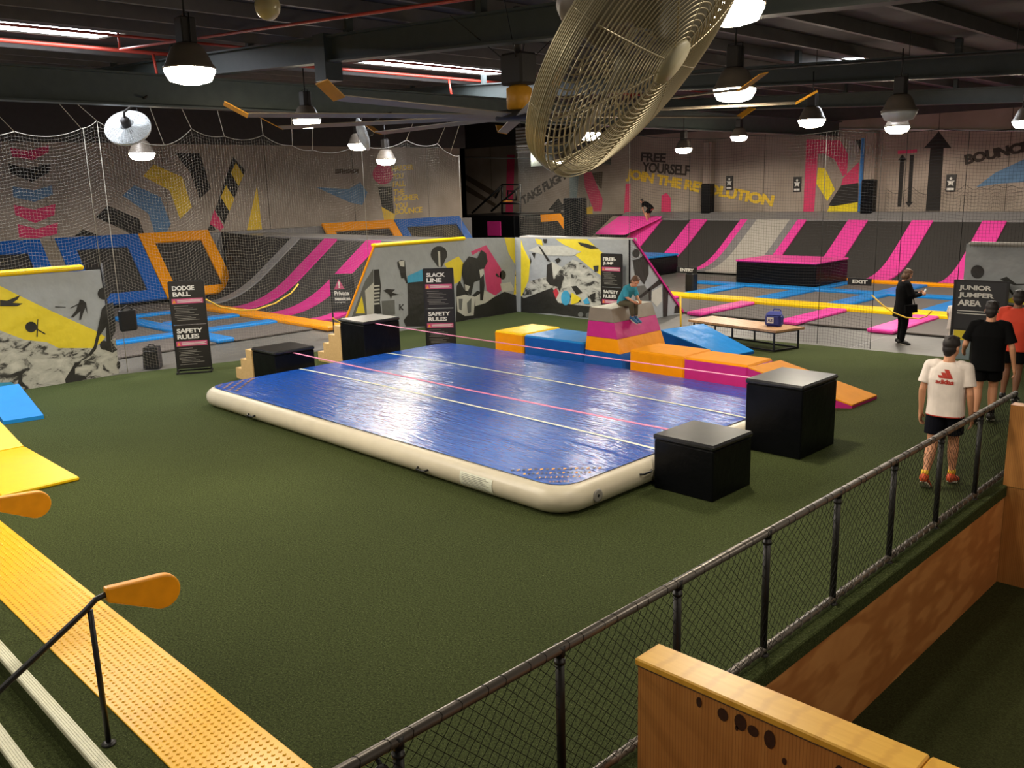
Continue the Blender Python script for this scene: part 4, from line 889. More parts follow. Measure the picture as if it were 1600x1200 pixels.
# ------------------------------------------------------------------ slackline boxes, steps and webbing
def box_stand(x0, x1, y0, y1, h, label):
    t = thing('slackline_box', label, 'box', ((x0+x1)/2, (y0+y1)/2, 0), 0, 'slackline anchor boxes')
    q = MB(); q.box(x0, x1, y0, y1, 0, h-.07, b=.012); obj('body', q, 'black_paint' if 0 else 'vinyl_black', t)
    q = MB(); q.box(x0-.015, x1+.015, y0-.015, y1+.015, h-.065, h, b=.022); obj('lid_pad', q, 'lid_black', t)
    return t
box_stand(-5.78, -5.0, 7.93, 8.72, .64, 'lower black padded box overlapping the near end of the blue mat')
box_stand(-5.80, -5.02, 9.93, 10.85, .94, 'taller black padded box beside the near end of the blue mat')
box_stand(-14.86, -14.06, 7.93, 8.75, .66, 'lower black padded box at the far end of the mat with short steps')
box_stand(-14.86, -14.06, 9.88, 10.75, .96, 'taller black padded box at the far end of the mat with wooden steps')
def wsteps(xr, y0, y1, n, rise, run, label):
    pts = []
    for k in range(n): pts += [(xr-run*(n-k), k*rise), (xr-run*(n-k), (k+1)*rise)]
    pts += [(xr, n*rise), (xr, 0)]
    q = MB(); q.prism([(x, y0, z) for x, z in pts], (0, y1-y0, 0)); return solo('wooden_steps', q, 'raw_ply', label, 'steps', 'plywood box steps')
wsteps(-14.89, 7.93, 8.72, 3, .2, .22, 'three plywood steps leading up to the lower far black box')
wsteps(-14.89, 9.9, 10.7, 4, .2, .22, 'four plywood steps leading up to the taller far black box')
for y, z, lab in ((8.31, .6, 'pink slackline webbing stretched low across the middle of the mat'), (10.17, .9, 'pink slackline webbing stretched higher between the taller boxes')):
    q = MB(); n = 20
    for i in range(n):
        x0 = -14.05+8.26*i/n; x1 = -14.05+8.26*(i+1)/n
        sg = lambda x: z - .02*(1-((x+9.92)/4.13)**2)
        q.add([(x0, y-.022, sg(x0)), (x1, y-.022, sg(x1)), (x1, y+.022, sg(x1)), (x0, y+.022, sg(x0)), (x0, y-.022, sg(x0)-.006), (x1, y-.022, sg(x1)-.006), (x1, y+.022, sg(x1)-.006), (x0, y+.022, sg(x0)-.006)], [(0, 1, 2, 3), (4, 7, 6, 5), (0, 4, 5, 1), (2, 6, 7, 3)])
    solo('slackline', q, 'slackline', lab, 'slackline', 'slacklines')

# ------------------------------------------------------------------ foam blocks behind the mat
def block(x0, x1, y0, y1, z1, side, top, label, wrap=False):
    t = thing('foam_block', label, 'foam block', ((x0+x1)/2, (y0+y1)/2, 0), 0, 'foam blocks behind the mat')
    q = MB(); q.box(x0, x1, y0, y1, 0, z1-.012, b=.03); obj('body', q, side, t)
    q = MB(); q.box(x0+.005, x1-.005, y0+.005, y1-.005, z1-.06, z1, b=.03); obj('top_cover', q, top, t)
    return t
block(-12.75, -11.94, 12.1, 13.2, .63, 'vinyl_orange', 'vinyl_yellow', 'yellow topped orange foam block at the far end of the row')
block(-11.92, -10.42, 12.1, 13.1, .62, 'vinyl_royal', 'vinyl_blue', 'long blue foam block between the yellow block and the vaulting box')
block(-9.32, -8.2, 12.05, 12.9, .62, 'vinyl_orange', 'vinyl_matt_orange', 'orange foam block right after the vaulting box')
block(-8.18, -7.0, 12.02, 12.8, .62, 'vinyl_magenta', 'vinyl_matt_orange', 'pink sided foam block with an orange top')
def frus(z0, z1, f):
    (a0, a1, b0, b1), (c0, c1, d0, d1) = f(z0), f(z1)
    q = MB(); q.add([(a0, b0, z0), (a1, b0, z0), (a1, b1, z0), (a0, b1, z0), (c0, d0, z1), (c1, d0, z1), (c1, d1, z1), (c0, d1, z1)], [(3, 2, 1, 0), (4, 5, 6, 7), (0, 1, 5, 4), (1, 2, 6, 5), (2, 3, 7, 6), (3, 0, 4, 7)]); return q
def vf(z): u = z/1.25; return (-10.4-.0*u, -9.40-.50*u, 12.06+.22*u, 13.5-.02*u)
vb = thing('vaulting_box', 'tall tapered vaulting box of grey, pink, orange and blue foam layers', 'vaulting box', (-10, 12.9, 0))
for z0, z1, m in ((0, .485, 'vinyl_royal'), (.49, .735, 'vinyl_orange'), (.74, 1.015, 'vinyl_magenta'), (1.02, 1.25, 'vinyl_warmgrey')): obj('layer', frus(z0, z1, vf), m, vb)
q = MB(); q.poly([(vf(1.25)[0]+.01, vf(1.25)[2]+.01, 1.253), (vf(1.25)[1]-.01, vf(1.25)[2]+.01, 1.253), (vf(1.25)[1]-.01, vf(1.25)[3]-.01, 1.253), (vf(1.25)[0]+.01, vf(1.25)[3]-.01, 1.253)]); obj('top_cover', q, 'vinyl_white', vb)
def wedge(pts_lo, pts_hi, name, sidem, topm, label, thin=.05):
    """pts_lo: two floor corners of the thin end, pts_hi: two (x,y,z) of the thick end"""
    a, b_ = [Vector((p[0], p[1], 0)) for p in pts_lo]; c, d = [Vector(p) for p in pts_hi]
    t = thing(name, label, 'foam wedge', tuple(((a+b_)/2 + Vector(((c.x+d.x)/2, (c.y+d.y)/2, 0)))/2), 0, None); up_ = Vector((0, 0, thin))
    c0, d0 = Vector((c.x, c.y, 0)), Vector((d.x, d.y, 0))
    q = MB(); q.add([a, b_, d0, c0, a+up_*.8, b_+up_*.8, d-up_*.2, c-up_*.2], [(3, 2, 1, 0), (4, 5, 6, 7), (0, 1, 5, 4), (1, 2, 6, 5), (2, 3, 7, 6), (3, 0, 4, 7)]); obj('body', q, sidem, t)
    q = MB(); q.prism([a+up_*.8, b_+up_*.8, d-up_*.2, c-up_*.2], up_*.2+Vector((0, 0, .01))); obj('top_cover', q, topm, t); return t
wedge([(-5.66, 12.78), (-5.64, 13.62)], [(-6.97, 11.98, .6), (-6.86, 12.78, .6)], 'foam_wedge', 'vinyl_magenta', 'vinyl_matt_orange', 'orange wedge ramp with pink sides at the end of the block row')
wedge([(-9.2, 15.0), (-9.1, 15.85)], [(-10.65, 14.8, .47), (-10.4, 16.0, .47)], 'foam_wedge', 'vinyl_royal', 'vinyl_blue', 'crinkled blue wedge ramp in front of the wooden bench')
wedge([(-15.2, 3.78), (-15.1, 4.34)], [(-16.6, 3.9, .34), (-16.6, 4.45, .34)], 'foam_wedge', 'foam_blue', 'foam_blue', 'blue foam wedge below the printed banner at the left edge')
wedge([(-13.38, 2.65), (-13.38, 3.53)], [(-15.2, 2.6, .58), (-15.2, 3.42, .58)], 'foam_wedge', 'foam_yellow', 'foam_yellow', 'yellow foam wedge sloping down to the flat yellow mat')
q = MB(); q.box(-13.36, -11.3, 2.66, 3.55, 0, .055, b=.015); solo('landing_mat', q, 'foam_yellow', 'flat yellow landing mat on the turf at the left edge', 'gym mat')

# ------------------------------------------------------------------ bench table with the blue bag
bt = thing('bench', 'long low wooden bench with black metal frame in front of the net', 'bench', (-9.85, 16.75, 0))
A = [Vector((-11.12, 16.5, 0)), Vector((-8.83, 16.2, 0)), Vector((-8.6, 16.97, 0)), Vector((-11.0, 17.3, 0))]
q = MB(); q.prism([p+Vector((0, 0, .40)) for p in A], (0, 0, .045)); obj('top', q, 'table_wood', bt)
q = MB(); ins = [A[0]+Vector((.12, .05, 0)), A[1]+Vector((-.06, .06, 0)), A[2]+Vector((-.1, -.07, 0)), A[3]+Vector((.1, -.05, 0))]
for i in range(4): q.bar(ins[i]+Vector((0, 0, .385)), ins[(i+1) % 4]+Vector((0, 0, .385)), .03); q.bar(ins[i]+Vector((0, 0, .02)), ins[(i+1) % 4]+Vector((0, 0, .02)), .03)
obj('frame', q, 'black_paint', bt)
for p in ins + [ins[0].lerp(ins[1], .5), ins[3].lerp(ins[2], .5)]:
    q = MB(); q.bar(p, p+Vector((0, 0, .385)), .03); obj('leg', q, 'black_paint', bt)
bg = thing('cooler_bag', 'royal blue bag with white label standing on the bench', 'bag', (-9.17, 16.75, .445), radians(10))
q = MB(); q.box(-.17, .17, -.11, .11, 0, .25, b=.04); q.prism([(-.16, -.1, .24), (.16, -.1, .24), (.12, 0, .30), (-.12, 0, .30)], (0, .1, 0)); obj('body', q, 'bag_blue', bg, True)
q = MB(); q.box(-.12, .02, -.116, -.108, .07, .19); text(q, 'AUS', (-.1, -.12, .1), (.1, 0, 0), (0, 0, .06), 1, .03); obj('label_patch', q, ['sign_white', 'bag_blue'], bg, True)
q = MB(); q.tube([(.12, -.11, .2), (.2, -.13, .27), (.22, -.1, .2), (.2, -.12, .1)], .012, 6); q.tube([(-.1, .1, .24), (-.05, .1, .34), (.08, .1, .34), (.12, .1, .24)], .012, 6); obj('strap', q, 'bag_blue', bg, True)

# ------------------------------------------------------------------ rule signs
def rule_sign(label, loc, rz, w, h, l1, l2, dual=True, short=False):
    t = thing('rule_sign', label, 'sign', loc, rz)
    q = MB()
    for sx in (-1, 1): q.bar((sx*w/2, 0, 0), (sx*w/2, 0, h), .03)
    q.bar((-w/2, 0, h), (w/2, 0, h), .03); q.bar((-w/2, 0, .09), (w/2, 0, .09), .025)
    for sx in (-1, 1): q.bar((sx*w/2, -.18, .015), (sx*w/2, .18, .015), .03)
    q.bar((-w/2, -.18, .015), (w/2, -.18, .015), .03); q.bar((-w/2, .18, .015), (w/2, .18, .015), .03); obj('frame', q, 'black_paint', t, True)
    secs = [(h-.015, h*.535, l1)] + ([(h*.525, .1, l2)] if dual else [])
    for z1, z0, lines in secs:
        p = MB(); p.box(-w/2+.015, w/2-.015, -.02, .0, z0, z1); pn = obj('panel', p, 'sign_black', t, True)
        q = MB(); y = -.022; x = -w/2+.06; z = z1-.05; th = .105*w/.64
        for s_ in lines:
            z -= th; text(q, s_, (x, y, z), (min(w*.76, .082*len(s_)*w/.64), 0, 0), (0, 0, th*.86), 0, .036); z -= .012
        obj('lettering', q, 'sign_white', pn, True)
        q = MB(); z -= .03; q.box(x-.03, w/2-.03, y-.002, y, z-.1, z, 0)
        q.poly([(x-.02, y-.004, z-.085), (x+.05, y-.004, z-.085), (x+.015, y-.004, z-.015)], 1)
        for i in range(3): q.box(x+.07, w/2-.05-.03*(i % 2), y-.004, y-.003, z-.035-.02*i, z-.026-.02*i, 2)
        obj('warning_bar', q, ['sign_pink', 'sign_orange', 'sign_white'], pn, True)
        q = MB(); z -= .15; k = 0
        while z > z0+.06:
            ln = (w-.16)*(.55+.45*((k*37) % 11)/11); q.box(x+(.03 if k % 5 in (2, 3) else 0), x+ln, y-.001, y, z, z+.008); z -= .031 if k % 4 else .045; k += 1
        obj('fine_print', q, 'fine_print', pn, True)
    return t
rule_sign('tall dark rules sign reading dodge ball in front of the orange framed trampoline', (-16.79, 7.69, 0), radians(60), .64, 1.8, ['DODGE', 'BALL'], ['SAFETY', 'RULES'])
p_ = onZ(690, 549.5); rule_sign('tall dark rules sign reading slack line standing behind the mat', (p_.x, p_.y, 0), radians(45), .62, 1.78, ['SLACK', 'LINE'], ['SAFETY', 'RULES'])
p_ = onZ(960, 506); rule_sign('tall dark rules sign reading free jump against the mountain banner', (-13.93, 17.3, 0), radians(5), .6, 1.74, ['FREE-', 'JUMP'], ['SAFETY', 'RULES'])
# private session sign
p_ = onZ(540, 524); t = thing('notice_sign', 'small black private session notice on a stand beside the striped ramp', 'sign', (p_.x, p_.y, 0), radians(42))
q = MB()
for sx in (-1, 1): q.bar((sx*.28, 0, 0), (sx*.28, 0, 1.5), .03); q.bar((sx*.28, -.15, .015), (sx*.28, .15, .015), .03)
q.bar((-.28, 0, 1.49), (.28, 0, 1.49), .025); q.bar((-.28, 0, .58), (.28, 0, .58), .025); obj('frame', q, 'black_paint', t, True)
q = MB(); q.box(-.265, .265, -.012, .012, .6, 1.475); obj('panel', q, 'sign_slate', t, True)
q = MB(); text(q, 'Private', (-.2, -.015, .98), (.36, 0, 0), (0, 0, .11), 0, .03); text(q, 'session', (-.2, -.015, .86), (.38, 0, 0), (0, 0, .085), 0, .03); text(q, 'in progress', (-.2, -.015, .79), (.26, 0, 0), (0, 0, .045), 0, .01); obj('lettering', q, 'sign_white', t, True)
q = MB(); q.poly([(-.2, -.015, 1.13), (.06, -.015, 1.13), (-.07, -.015, 1.38)], 0); text(q, '!', (-.09, -.018, 1.16), (.04, 0, 0), (0, 0, .16), 1, .04); obj('warning_triangle', q, ['sign_pink', 'sign_white'], t, True)
# junior sign
t = thing('notice_sign', 'black junior jumper area sign on an open frame before the grey banner', 'sign', (-5.42, 17.35, 0), radians(3))
q = MB()
for sx in (-1, 1): q.bar((sx*.44, 0, 0), (sx*.44, 0, 1.53), .04); q.bar((sx*.44, -.22, .02), (sx*.44, .22, .02), .035)
q.bar((-.44, 0, 1.52), (.44, 0, 1.52), .03); q.bar((-.44, 0, .62), (.44, 0, .62), .03); q.bar((-.44, -.22, .02), (.44, -.22, .02), .03); obj('frame', q, 'black_paint', t, True)
q = MB(); q.box(-.42, .42, -.015, .015, .63, 1.505); obj('panel', q, 'sign_slate', t, True)
q = MB()
for i, s_ in enumerate(('JUNIOR', 'JUMPER', 'AREA')): text(q, s_, (-.37, -.018, 1.33-.135*i), ((.55, .6, .40)[i], 0, 0), (0, 0, .11), 0, .036)
for i in range(2): q.box(-.37, .2-.05*i, -.018, -.016, .96-.05*i, .975-.05*i)
obj('lettering', q, 'sign_white', t, True)
q = MB(); q.box(-.4, -.1, -.012, 0, .42, .6, 0); q.box(-.4, -.1, -.012, 0, .06, .42, 1); obj('leaflet', q, ['sign_yellow' if 0 else 'print_yellow', 'teal'], t, True)
# entry and exit boards on the nets
for s_, x0, x1, lab in (('ENTRY', -12.1, -11.55, 'small black entry board with white letters on the net by the gap'), ('EXIT', -7.96, -7.48, 'small black exit board with white letters on the net by the rope')):
    z0 = 1.36 if s_ == 'ENTRY' else 1.31
    q = MB(); q.box(x0, x1, 17.44, 17.46, z0, z0+.14); text(q, s_, (x0+.1, 17.435, z0+.035), (x1-x0-.17, 0, 0), (0, 0, .075), 1, .05); solo('gate_sign', q, ['black_paint', 'sign_white'], lab, 'sign')
# safety posters on the back wall
for x, y, lab in ((1140, 286, 'small black jumper poster on the wall right of the padded column'), (1246, 288, 'small black jumper poster left of the painted pink logo'), (1486, 286, 'small black jumper poster right of the big painted arrow')):
    p_ = onY(x, y, 34.29); q = MB(); q.box(p_.x-.17, p_.x+.17, 34.26, 34.29, p_.z-.3, p_.z+.3); q.ell((p_.x, 34.25, p_.z+.16), (.05, .01, .05), None, 1, 10, 6)
    q.poly([(p_.x+a, 34.255, p_.z+b_) for a, b_ in ((-.13, .08), (.13, .08), (.07, .0), (.1, -.1), (.0, -.05), (-.1, -.1), (-.07, 0))], 1); q.box(p_.x-.12, p_.x+.12, 34.25, 34.26, p_.z-.25, p_.z-.17, 1)
    solo('safety_poster', q, ['sign_black', 'sign_white'], lab, 'poster', 'safety posters')
# bin, hanging bag, floor speaker
q = MB(); p_ = onZ(1080, 457); q.box(p_.x-.16, p_.x+.16, p_.y-.14, p_.y+.14, .034, .62, b=.04); q.lathe([(.13, .62), (.13, .64), (.0, .65)], (p_.x, p_.y, 0), 16, 1)
solo('waste_bin', q, ['black_paint', 'fine_print'], 'black bin on the yellow pad behind the entry board', 'bin')
q = MB(); q.box(-17.75, -17.66, 6.68, 7.02, .85, 1.28, b=.03); q.tube([(-17.7, 6.72, 1.26), (-17.66, 6.85, 1.36), (-17.7, 6.98, 1.26)], .012, 6)
solo('hanging_bag', q, 'black_paint', 'small black bag hanging on the net above the floor speaker', 'bag')
sp = thing('floor_speaker', 'black wedge loudspeaker on the grey court floor beside the dodge ball sign', 'speaker', (-17.98, 7.36, 0), radians(50))
q = MB(); q.prism([(-.16, -.14, 0), (.16, -.14, 0), (.14, -.1, .42), (-.14, -.1, .42)], (0, .26, 0)); obj('cabinet', q, 'black_paint', sp, True)
q = MB(); q.box(-.12, .12, -.15, -.135, .06, .36, b=.006); obj('grille', q, 'steel_dark', sp, True)
q = MB(); q.tube([(-.07, .02, .42), (-.05, .02, .47), (.05, .02, .47), (.07, .02, .42)], .012, 6); obj('handle', q, 'black_paint', sp, True)
# rope across the exit and its tie
q = MB(); pr = [(1362, 461), (1378, 476), (1395, 488), (1415, 496), (1436, 498), (1448, 494), (1456, 486)]
q.tube([onY(x, y, 17.5) for x, y in pr], .014, 6); solo('barrier_rope', q, 'rope_yellow', 'yellow rope sagging across the exit beside the woman in black', 'rope')
q = MB(); q.tube([onY(1063, 463, 17.4), onY(1064, 524, 17.4)], .022, 6); solo('gate_post', q, 'rope_yellow', 'thin yellow post at the entry gap beside the bin', 'post')
q = MB(); q.tube([onX(513+22, 506, -18.2), onX(520, 497, -18.2)], .018, 6); solo('rope_end', q, 'rope_yellow', 'short yellow rope end tied beside the private session notice', 'rope')

# ------------------------------------------------------------------ chain link fence
FX = -2.96; ys = [2.12+1.1*k for k in range(-1, 9)]
fn = thing('chain_link_fence', 'dark chain link fence with pipe rails along the turf edge', 'fence', (FX, 6, 0))
q = MB(); n = 90
q.tube([(FX, .9, .965), (FX, 10.95, .965)], .030, 12)
for i in range(95):
    y = 1.0+i*.15+.03*sin(i*3.1)
    if y < 10.9: q.tube([(FX+.031*cos(a), y+.008*sin(2*a), .965+.031*sin(a)) for a in [2*pi*j/10 for j in range(10)]], .0022, 4, 1, False, True)
obj('top_rail', q, ['rail_steel', 'wire_dark'], fn)
q = MB(); q.tube([(FX, .9, .055), (FX, 10.95, .055)], .028, 12)
for i in range(95):
    y = 1.0+i*.15
    if y < 10.9: q.tube([(FX+.031*cos(a), y+.02*sin(a), .055+.031*sin(a)) for a in [2*pi*j/10 for j in range(10)]], .004, 4, 0, False, True)
obj('bottom_rail', q, 'rail_steel', fn)
for y in ys[1:]:
    q = MB(); q.tube([(FX, y, .0), (FX, y, .95)], .026, 12); q.lathe([(.032, .0), (.032, .02)], (FX, y, .88), 12); q.lathe([(.032, .0), (.032, .06)], (FX, y, .925), 12); q.lathe([(.045, .0), (.045, .012), (.03, .03)], (FX, y, .0), 12); obj('post', q, 'steel_dark', fn)
cell = .082
for k in range(len(ys)-1):
    y0, y1 = ys[k], ys[k+1]; z0, z1 = .06, .95; q = MB(); hgt = z1-z0
    i = -int(hgt/cell)-1
    while y0+i*cell < y1:
        for sgn in (1, -1):
            # wire y = a + sgn*(z-z0)
            a = y0+i*cell if sgn > 0 else y0+i*cell+hgt
            pts = []
            m_ = 16
            for j in range(m_+1):
                z = z0+hgt*j/m_; y = a+sgn*(z-z0)
                if y0 <= y <= y1: pts.append((FX+.02+.004*(1 if j % 2 else -1)*sgn + .015*sin(y*5+z*3), y, z))
            if len(pts) > 1: q.tube(pts, .0021, 3, 0, False)
        i += 1
    obj('wire_mesh', q, 'wire_dark', fn)
q = MB(); yb = 2.0; q.ell((FX+.02, yb, .82), (.02, .06, .09), None, 0, 12, 8); q.tube([(FX, yb, .94), (FX+.02, yb+.02, .86)], .012, 6); obj('latch', q, 'black_paint', fn)

# ------------------------------------------------------------------ timber half walls of the lower walkway
def knotface(q, rows, m):
    for x, z, rx, rz_ in rows: q.poly([(x+rx*cos(2*pi*i/14), 3.5175, z+rz_*sin(2*pi*i/14)) for i in range(14)], m)
hw = thing('timber_half_wall', 'pine half wall with a pale top cap and dark knots beside the fence', 'half wall', (-1.85, 3.6, -1.15))
q = MB(); q.box(-2.66, -1.02, 3.52, 3.70, -1.15, .855); knotface(q, [(-2.27, .80, .016, .03), (-2.13, .79, .03, .036), (-2.03, .79, .034, .045), (-1.96, .775, .03, .03), (-2.05, .75, .01, .014), (-1.87, .77, .03, .05), (-1.79, .69, .012, .02), (-1.52, .76, .022, .04), (-1.43, .77, .014, .02), (-1.38, .71, .01, .016), (-1.58, .68, .012, .018)], 1); obj('panel', q, ['pine_face', 'knot'], hw)
q = MB(); q.box(-1.2, -1.02, 1.4, 3.519, -1.15, .855); obj('return_panel', q, 'pine_face', hw)
q = MB(); q.box(-2.67, -1.205, 3.50, 3.72, .862, .905, b=.008); obj('top_cap', q, 'pine_top', hw)
q = MB(); q.box(-1.2, -1.0, 1.4, 3.72, .862, .905, b=.012); obj('return_cap', q, 'pine_top', hw)
q = MB(); q.box(-2.66, -1.02, 3.512, 3.71, .853, .863); obj('ply_edge', q, 'wall_brown', hw)
hw = thing('timber_half_wall', 'plain pine half wall end standing at the far end of the fence', 'half wall', (-2.3, 10.6, -1.15))
q = MB(); q.box(-2.88, 1.0, 10.51, 10.66, -1.15, .93); obj('panel', q, 'pine_face', hw)
q = MB(); q.box(-2.73, 1.0, 10.48, 10.68, .93, .975, b=.008); obj('top_cap', q, 'pine_top', hw)

# ------------------------------------------------------------------ tactile strip and stair handrails
q = MB(); x0, x1, y0, y1 = -13.5, -3.2, 1.83, 2.43
q.box(x0, x1, y0, y1, 0, .012, b=.004)
y = y0+.045
while y < y1-.02:
    x = x0+.04
    while x < x1-.02:
        if x > -11.6:
            o = len(q.v); h_ = .007
            q.v += [(x-.016, y, .012), (x, y-.016, .012), (x+.016, y, .012), (x, y+.016, .012), (x-.009, y, .012+h_), (x, y-.009, .012+h_), (x+.009, y, .012+h_), (x, y+.009, .012+h_)]
            for f_ in ((4, 5, 6, 7), (0, 1, 5, 4), (1, 2, 6, 5), (2, 3, 7, 6), (3, 0, 4, 7)): q.f.append([o+i for i in f_]); q.m.append(0); q.sm.append(False)
        x += .05
    y += .05
solo('tactile_strip', q, 'tactile', 'wide yellow studded warning strip across the top of the steps', 'floor strip')
def rail(X, label, src=None):
    if src: return dup(src, (X, 1.67, 0), label, 'stair handrails')
    t = thing('handrail', label, 'handrail', (X, 1.67, 0), 0, 'stair handrails')
    q = MB(); q.tube([(0, 0, 0), (0, 0, .93)], .018, 10); q.lathe([(.045, 0), (.045, .008), (.02, .02)], (0, 0, 0), 14); obj('post', q, 'black_paint', t, True)
    q = MB(); q.tube([(0, .12, 1.0), (0, .04, .985), (0, -.02, .94), (0, -.55, .625), (0, -2.0, -.235)], .019, 10); q.tube([(0, -1.9, -.18), (0, -1.9, -1.1)], .018, 10); obj('rail', q, 'black_paint', t, True)
    q = MB(); pts = [(.10, 1.045), (.10, .95)] + [(.45+.115*cos(a), .90+.115*sin(a)) for a in [-pi*.62+pi*1.1*i/12 for i in range(13)]]
    b0 = [(-.032, y, z) for y, z in pts]; n = len(b0)
    q.prism(b0, (.064, 0, 0)); o = obj('padded_grip', q, 'paddle', t, True)
    bv = o.modifiers.new('bevel', 'BEVEL'); bv.width = .012; bv.segments = 2; bv.limit_method = 'ANGLE'
    return t
r0 = rail(-5.46, 'black stair handrail with an orange padded end above the yellow strip in full view')
rail(-7.93, 'black stair handrail at the left edge showing only its orange padded end', r0)
# ------------------------------------------------------------------ people
def remesh(mb, name, mats, parent, voxel, smooth=2, paint=None):
    me = bpy.data.meshes.new('tmp'); me.from_pydata(mb.v, [], mb.f); me.update()
    o = bpy.data.objects.new('tmp', me); COL.objects.link(o)
    r = o.modifiers.new('r', 'REMESH'); r.mode = 'VOXEL'; r.voxel_size = voxel; r.adaptivity = 0
    if smooth: s = o.modifiers.new('s', 'SMOOTH'); s.factor = .5; s.iterations = smooth
    dg = bpy.context.evaluated_depsgraph_get(); m2 = bpy.data.meshes.new_from_object(o.evaluated_get(dg))
    bpy.data.objects.remove(o); bpy.data.meshes.remove(me)
    m2.name = name
    if isinstance(mats, str): mats = [mats]
    m2.materials.clear()
    for x in mats: m2.materials.append(MATS[x])
    m2.polygons.foreach_set('use_smooth', [True]*len(m2.polygons))
    if paint: m2.polygons.foreach_set('material_index', [paint(p.center) for p in m2.polygons])
    ob = bpy.data.objects.new(name, m2); COL.objects.link(ob); ob.parent = parent
    return ob
def limb(q, a, b, ra, rb, n=12, bulge=0.0):
    a, b = Vector(a), Vector(b); k = 7
    q.tube([a.lerp(b, i/k) for i in range(k+1)], [ra+(rb-ra)*i/k + bulge*sin(pi*min(1, i/k*1.5)) for i in range(k+1)], n)
    q.ell(a, (ra,)*3, None, 0, 12, 8); q.ell(b, (rb,)*3, None, 0, 12, 8)
def loft(q, rows, xdir, n=20):
    """rows: (centre, half width, half depth); ring plane spanned by xdir and the local forward"""
    k = len(rows); vs = []; X = Vector(xdir).normalized()
    for i, (c, rx, ry) in enumerate(rows):
        t = (Vector(rows[min(i+1, k-1)][0])-Vector(rows[max(i-1, 0)][0])).normalized(); x = (X-t*X.dot(t)).normalized(); y = t.cross(x)
        for j in range(n):
            a = 2*pi*j/n; ca, sa = cos(a), sin(a); e = .8
            vs.append(Vector(c)+x*(rx*math.copysign(abs(ca)**e, ca))+y*(ry*math.copysign(abs(sa)**e, sa)))
    fs = [(i*n+j, i*n+(j+1) % n, (i+1)*n+(j+1) % n, (i+1)*n+j) for i in range(k-1) for j in range(n)]
    fs += [tuple(range(n))[::-1], tuple((k-1)*n+j for j in range(n))]
    q.add(vs, fs, 0, True)
def hand(q, w, d, side, h, curl=.5, palm=None):
    """palm with four separate curled fingers and a thumb; d points from wrist to knuckles, side is the thumb side"""
    d = Vector(d).normalized(); s = Vector(side); s = (s-d*s.dot(d)).normalized(); n = d.cross(s)      # n: back of hand / palm axis
    if palm is not None and n.dot(Vector(palm)) < 0: n = -n
    k = h*.01; w = Vector(w)
    R = Matrix((s, n, d)).transposed()
    q.ell(w+d*4.6*k, (2.35*k, 1.25*k, 3.1*k), R, 0, 12, 8); limb(q, w-d*.5*k, w+d*2.4*k, 1.5*k, 1.6*k, 8)
    for i, (off, ln) in enumerate(((1.75, 3.9), (.6, 4.4), (-.55, 4.1), (-1.65, 3.2))):
        p = w+d*6.6*k+s*off*k; dd = (d+s*off*.07).normalized(); a = 0
        for j in range(3):
            a += curl*(.5, .75, .6)[j]; v = dd*cos(a)+n*sin(a); p2 = p+v*(ln*(.45, .32, .25)[j]*k)
            limb(q, p, p2, (.62-.06*j)*k, (.57-.06*j)*k, 7); p = p2
    p = w+d*2.6*k+s*1.7*k; v = (d*.72+s*.62+n*.25).normalized(); p2 = p+v*2.3*k; limb(q, p, p2, .85*k, .66*k, 8)
    v2 = (d*.9+s*.2+n*.4).normalized(); limb(q, p2, p2+v2*1.8*k, .64*k, .52*k, 8)
def head(q, c, f, u, h, hw=1.0):
    """skull, jaw, nose, lips, brow and ears; f faces forward, u is up"""
    f = Vector(f).normalized(); u = Vector(u); u = (u-f*u.dot(f)).normalized(); r = f.cross(u); R = Matrix((r, f, u)).transposed(); k = h*.01*hw; c = Vector(c)
    P = lambda x, y, z: c+r*x*k+f*y*k+u*z*k
    q.ell(P(0, -.5, 1.3), (4.3*k, 5.3*k, 5.2*k), R, 0, 20, 14); q.ell(P(0, 1.2, -2.4), (3.3*k, 3.9*k, 4.2*k), R, 0, 16, 10); q.ell(P(0, 2.6, -5.0), (1.7*k, 1.6*k, 1.4*k), R, 0, 10, 8)
    q.ell(P(0, 5.2, -1.5), (.62*k, 1.0*k, 1.5*k), R, 0, 10, 8); q.ell(P(0, 5.5, -2.2), (.85*k, .8*k, .6*k), R, 0, 10, 8); q.ell(P(0, 4.5, .9), (2.9*k, .7*k, .55*k), R, 0, 12, 6)
    q.ell(P(0, 4.6, -3.7), (1.35*k, .5*k, .3*k), R, 0, 10, 6); q.ell(P(0, 4.5, -4.2), (1.1*k, .5*k, .35*k), R, 0, 10, 6)
    for s in (-1, 1): q.ell(P(s*4.3, -.6, -.9), (.55*k, 1.0*k, 1.65*k), R, 0, 8, 8)
    return P, R, k
BASE = dict(pelvis=(0, 0, .53), waist=(0, .003, .61), chest=(0, 0, .72), neck=(0, -.008, .835), head=(0, .012, .917), hipL=(-.05, 0, .515), hipR=(.05, 0, .515), kneeL=(-.055, .012, .285), kneeR=(.055, .012, .285), ankL=(-.055, -.012, .045), ankR=(.055, -.012, .045),
            shL=(-.112, -.004, .80), shR=(.112, -.004, .80), elL=(-.142, -.012, .63), elR=(.142, -.012, .63), wrL=(-.148, .03, .487), wrR=(.148, .03, .487), toeL=None, toeR=None)
